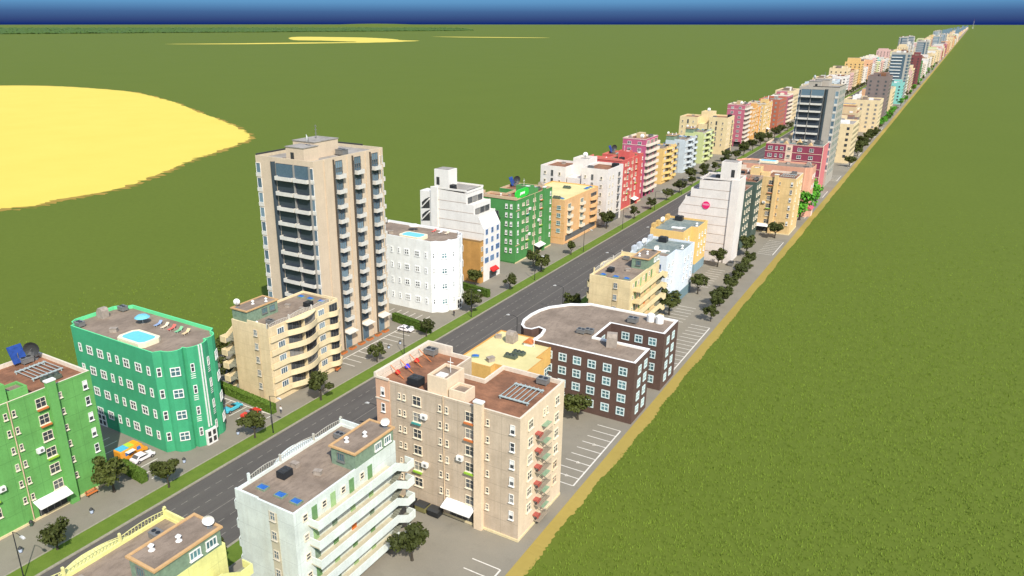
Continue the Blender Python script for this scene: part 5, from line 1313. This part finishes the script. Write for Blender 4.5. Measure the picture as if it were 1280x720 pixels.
# people on the left pavement
def person(x, y, rz, shirt, legs, label):
    bm_v = [(0,0,.95), (0,0,1.2), (0,0,1.45), (0,0,1.55), (0,0,1.68), (.0,.11,.9), (.1,.12,.5), (-.02,.12,.08), (.12,.13,.05), (0,-.11,.9), (-.08,-.12,.5), (-.2,-.12,.1), (-.08,-.13,.05), (0,.2,1.42), (-.05,.27,1.15), (.06,.28,.9), (0,-.2,1.42), (.06,-.27,1.15), (.12,-.28,.92)]
    ed = [(0,1),(1,2),(2,3),(3,4),(0,5),(5,6),(6,7),(7,8),(0,9),(9,10),(10,11),(11,12),(2,13),(13,14),(14,15),(2,16),(16,17),(17,18)]
    rd = [.15,.15,.16,.06,.115,.1,.075,.05,.045,.1,.075,.05,.045,.065,.05,.04,.065,.05,.04]
    me = bpy.data.meshes.new('person'); me.from_pydata(bm_v, ed, [])
    t = NT('clothing'); z = t.sep(2); c = t.mix(t.math('GREATER_THAN', z, .95), rgb(*legs), rgb(*shirt)); c = t.mix(t.math('GREATER_THAN', z, 1.5), c, rgb(214, 168, 136))
    me.materials.append(t.out(c, .85)); o = obj('person', me, None, (x, y, -.02), rz); sk = o.modifiers.new('skin', 'SKIN'); o.modifiers.new('smooth', 'SUBSURF').levels = 1
    o.modifiers['smooth'].render_levels = 2
    for i, r in enumerate(rd): me.skin_vertices[0].data[i].radius = (r, r)
    me.skin_vertices[0].data[0].use_root = True
    o['label'] = label; o['category'] = 'person'
    b = MB(); b.tube((-.01, 0, 1.7), (-.02, 0, 1.82), .125, .07, 8); part('hair', b, plain('hair', 70, 52, 40, .8), o)

person(-14.6, 97.0, 1.57, (236, 232, 226), (70, 72, 84), 'person in a white shirt walking on the pavement by the hedge end')
person(-14.6, 161.8, -1.4, (60, 58, 62), (44, 46, 54), 'person in dark clothes on the pavement by the white rounded block')

# garden shed and loungers
o = root('garden_hut', 'small pink-roofed hut among the bright green garden trees', 'hut', (46.6, 336.5, 0), 0)
b = MB(); b.box(-2, 2, -2.6, 2.6, 0, 3.0); part('wall', b, wall(232, 186, 160), o)
b = MB(); b.profile([(-2.4, 3.0), (2.4, 3.0), (0, 4.8)], -3, 3); part('roof', b, plain('pink_roof', 196, 92, 104, .8), o)
b = MB(); b.box(2.0, 2.06, -.6, .6, 0, 2.1); part('door', b, WHITE, o)
lounge_cols = [((150, 170, 200), 'blue-grey'), ((236, 214, 180), 'cream'), ((226, 110, 96), 'coral'), ((130, 196, 140), 'green'), ((232, 200, 150), 'tan')]
def lounger(x, y, z, rz, c, label, group):
    o = root('sun_lounger', label, 'sun lounger', (x, y, z), rz, group)
    m = plain('lounger_fabric', *c, .7)
    b = MB(); b.box(-.95, .45, -.32, .32, .28, .34); part('seat', b, m, o)
    b = MB(); b.profile([(.45, .28), (1.05, .72), (1.02, .78), (.42, .34)], -.32, .32); part('backrest', b, m, o)
    for xx in (-.8, .4):
        for yy in (-.28, .28):
            b = MB(); b.tube((xx, yy, 0), (xx, yy, .28), .03, .03, 5); part('leg', b, WHITE, o)
for k, (c, n) in enumerate(lounge_cols): lounger(-33.8+2.05*k+.6, 84.9, tz, PI/2+.25, c, f'{n} sun lounger on the teal block roof beside the pool', 'loungers on the teal block roof')
for k, (c, n) in enumerate((((226, 110, 96), 'coral'), ((240, 232, 220), 'white'), ((236, 214, 180), 'cream'))): lounger(-27.5+2.2*k, 171.5, wz, PI/2, c, f'{n} sun lounger on the white rounded block roof', 'loungers on the white block roof')
def gazebo(x, y, z, c, label):
    o = root('parasol', label, 'parasol', (x, y, z)); o.scale = (.78, .78, .8); b = MB(); b.tube((0, 0, 0), (0, 0, 2.3), .05, .05, 6); part('pole', b, WHITE, o)
    b = MB(); n = 10
    for k in range(n):
        a0, a1 = 2*PI*k/n, 2*PI*(k+1)/n
        b.face([(0, 0, 2.4), (1.2*math.cos(a0), 1.2*math.sin(a0), 2.2), (1.2*math.cos(a1), 1.2*math.sin(a1), 2.2)]); b.face([(1.2*math.cos(a0), 1.2*math.sin(a0), 2.2), (1.9*math.cos(a0), 1.9*math.sin(a0), 1.65), (1.9*math.cos(a1), 1.9*math.sin(a1), 1.65), (1.2*math.cos(a1), 1.2*math.sin(a1), 2.2)])
    part('canopy', b, plain('canopy_cloth', *c, .7), o)
    b = MB(); b.box(-.4, .4, -.4, .4, 0, .1); part('base', b, CONC, o)
gazebo(-36.6, 84.0, tz, (120, 196, 214), 'pale turquoise parasol on the teal block roof'); gazebo(-33.5, 170.3, wz, (232, 228, 214), 'off-white parasol on the white rounded block roof')

# lattice mast at the end of the avenue
o = root('lattice_mast', 'thin lattice mast on the horizon past the end of the avenue', 'mast', (100, 15700, 0)); o.scale = (1.0, 1.0, 1.25)
b = MB(); hm = 92
for s in ((-1, -1), (1, -1), (1, 1), (-1, 1)): b.tube((s[0]*7, s[1]*7, 0), (s[0]*1.2, s[1]*1.2, hm), 1.1, .7, 5)
for k in range(9):
    z0 = hm*k/9; w = 7-5.8*k/9
    for s in (-1, 1): b.tube((-w, s*w, z0), (w*.9, s*w*.9, z0+hm/9), .5, .5, 4); b.tube((s*w, -w, z0), (s*w*.9, w*.9, z0+hm/9), .5, .5, 4)
part('lattice', b, plain('mast_paint', 214, 206, 200, .6), o)
b = MB(); b.tube((0, 0, hm), (0, 0, hm+22), .8, .4, 6); part('spire', b, plain('mast_red', 200, 90, 80, .6), o)
b = MB(); b.box(-9, 9, -6, 6, 0, 6); part('base_building', b, WHITE, o)

# ------------------------------------------------------------------ camera, sun, sky
cam = bpy.data.cameras.new('camera'); co = bpy.data.objects.new('camera', cam); col.objects.link(co)
co.location = (91.7, 0, 75); co.rotation_euler = (math.radians(90-20.0068), 0, math.radians(31.6625))
cam.sensor_width = 36; cam.lens = 950/1280*36; cam.shift_x = 47.1/1280; cam.shift_y = 15.4/1280; cam.clip_start = 1; cam.clip_end = 150000
scene.camera = co
SUN = Vector((.72, -.60, .95)).normalized()
el, az = math.asin(SUN.z), math.atan2(SUN.x, SUN.y)
sl = bpy.data.lights.new('sun', 'SUN'); sl.energy = 3.35; sl.angle = math.radians(.5); sl.color = (1, .965, .90)
so = bpy.data.objects.new('sun', sl); col.objects.link(so); so.rotation_euler = SUN.to_track_quat('Z', 'Y').to_euler(); so.location = (60, 0, 200)
w = bpy.data.worlds.new('World'); scene.world = w; w.use_nodes = True; nt = w.node_tree; N_ = nt.nodes; bg = N_['Background']
sky = N_.new('ShaderNodeTexSky'); sky.sky_type = 'NISHITA'; sky.sun_disc = False; sky.sun_elevation = el; sky.sun_rotation = az; sky.altitude = 50
tc = N_.new('ShaderNodeTexCoord'); sp = N_.new('ShaderNodeSeparateXYZ'); nt.links.new(tc.outputs['Generated'], sp.inputs[0])
rp = N_.new('ShaderNodeValToRGB'); e = rp.color_ramp.elements
mr = N_.new('ShaderNodeMapRange'); mr.inputs['From Min'].default_value = -.004; mr.inputs['From Max'].default_value = .031; nt.links.new(sp.outputs[2], mr.inputs['Value'])
stops = [(0, (14, 38, 112)), (.10, (16, 42, 114)), (.24, (52, 72, 122)), (.5, (70, 104, 152)), (.8, (96, 150, 196)), (1, (104, 160, 206))]
while len(e) < len(stops): e.new(.5)
for i, (p_, c_) in enumerate(stops): e[i].position = p_; e[i].color = tuple(lin(v) for v in c_)+(1,)
nt.links.new(mr.outputs[0], rp.inputs['Fac'])
vs = N_.new('ShaderNodeVectorMath'); vs.operation = 'SCALE'; vs.inputs['Scale'].default_value = 1/(.15*2**EXPO); nt.links.new(rp.outputs['Color'], vs.inputs[0])
m2 = N_.new('ShaderNodeMapRange'); m2.inputs['From Min'].default_value = .05; m2.inputs['From Max'].default_value = .3; nt.links.new(sp.outputs[2], m2.inputs['Value'])
mx = N_.new('ShaderNodeMix'); mx.data_type = 'RGBA'; nt.links.new(m2.outputs[0], mx.inputs['Factor']); nt.links.new(vs.outputs[0], mx.inputs[6]); nt.links.new(sky.outputs['Color'], mx.inputs[7])
nt.links.new(mx.outputs[2], bg.inputs['Color']); bg.inputs['Strength'].default_value = .15
scene.view_settings.view_transform = 'Standard'; scene.view_settings.look = 'None'; scene.view_settings.exposure = EXPO; scene.view_settings.gamma = 1; scene.view_settings.use_curve_mapping = False
scene.cycles.max_bounces = 5; scene.cycles.diffuse_bounces = 3; scene.cycles.use_denoising = True
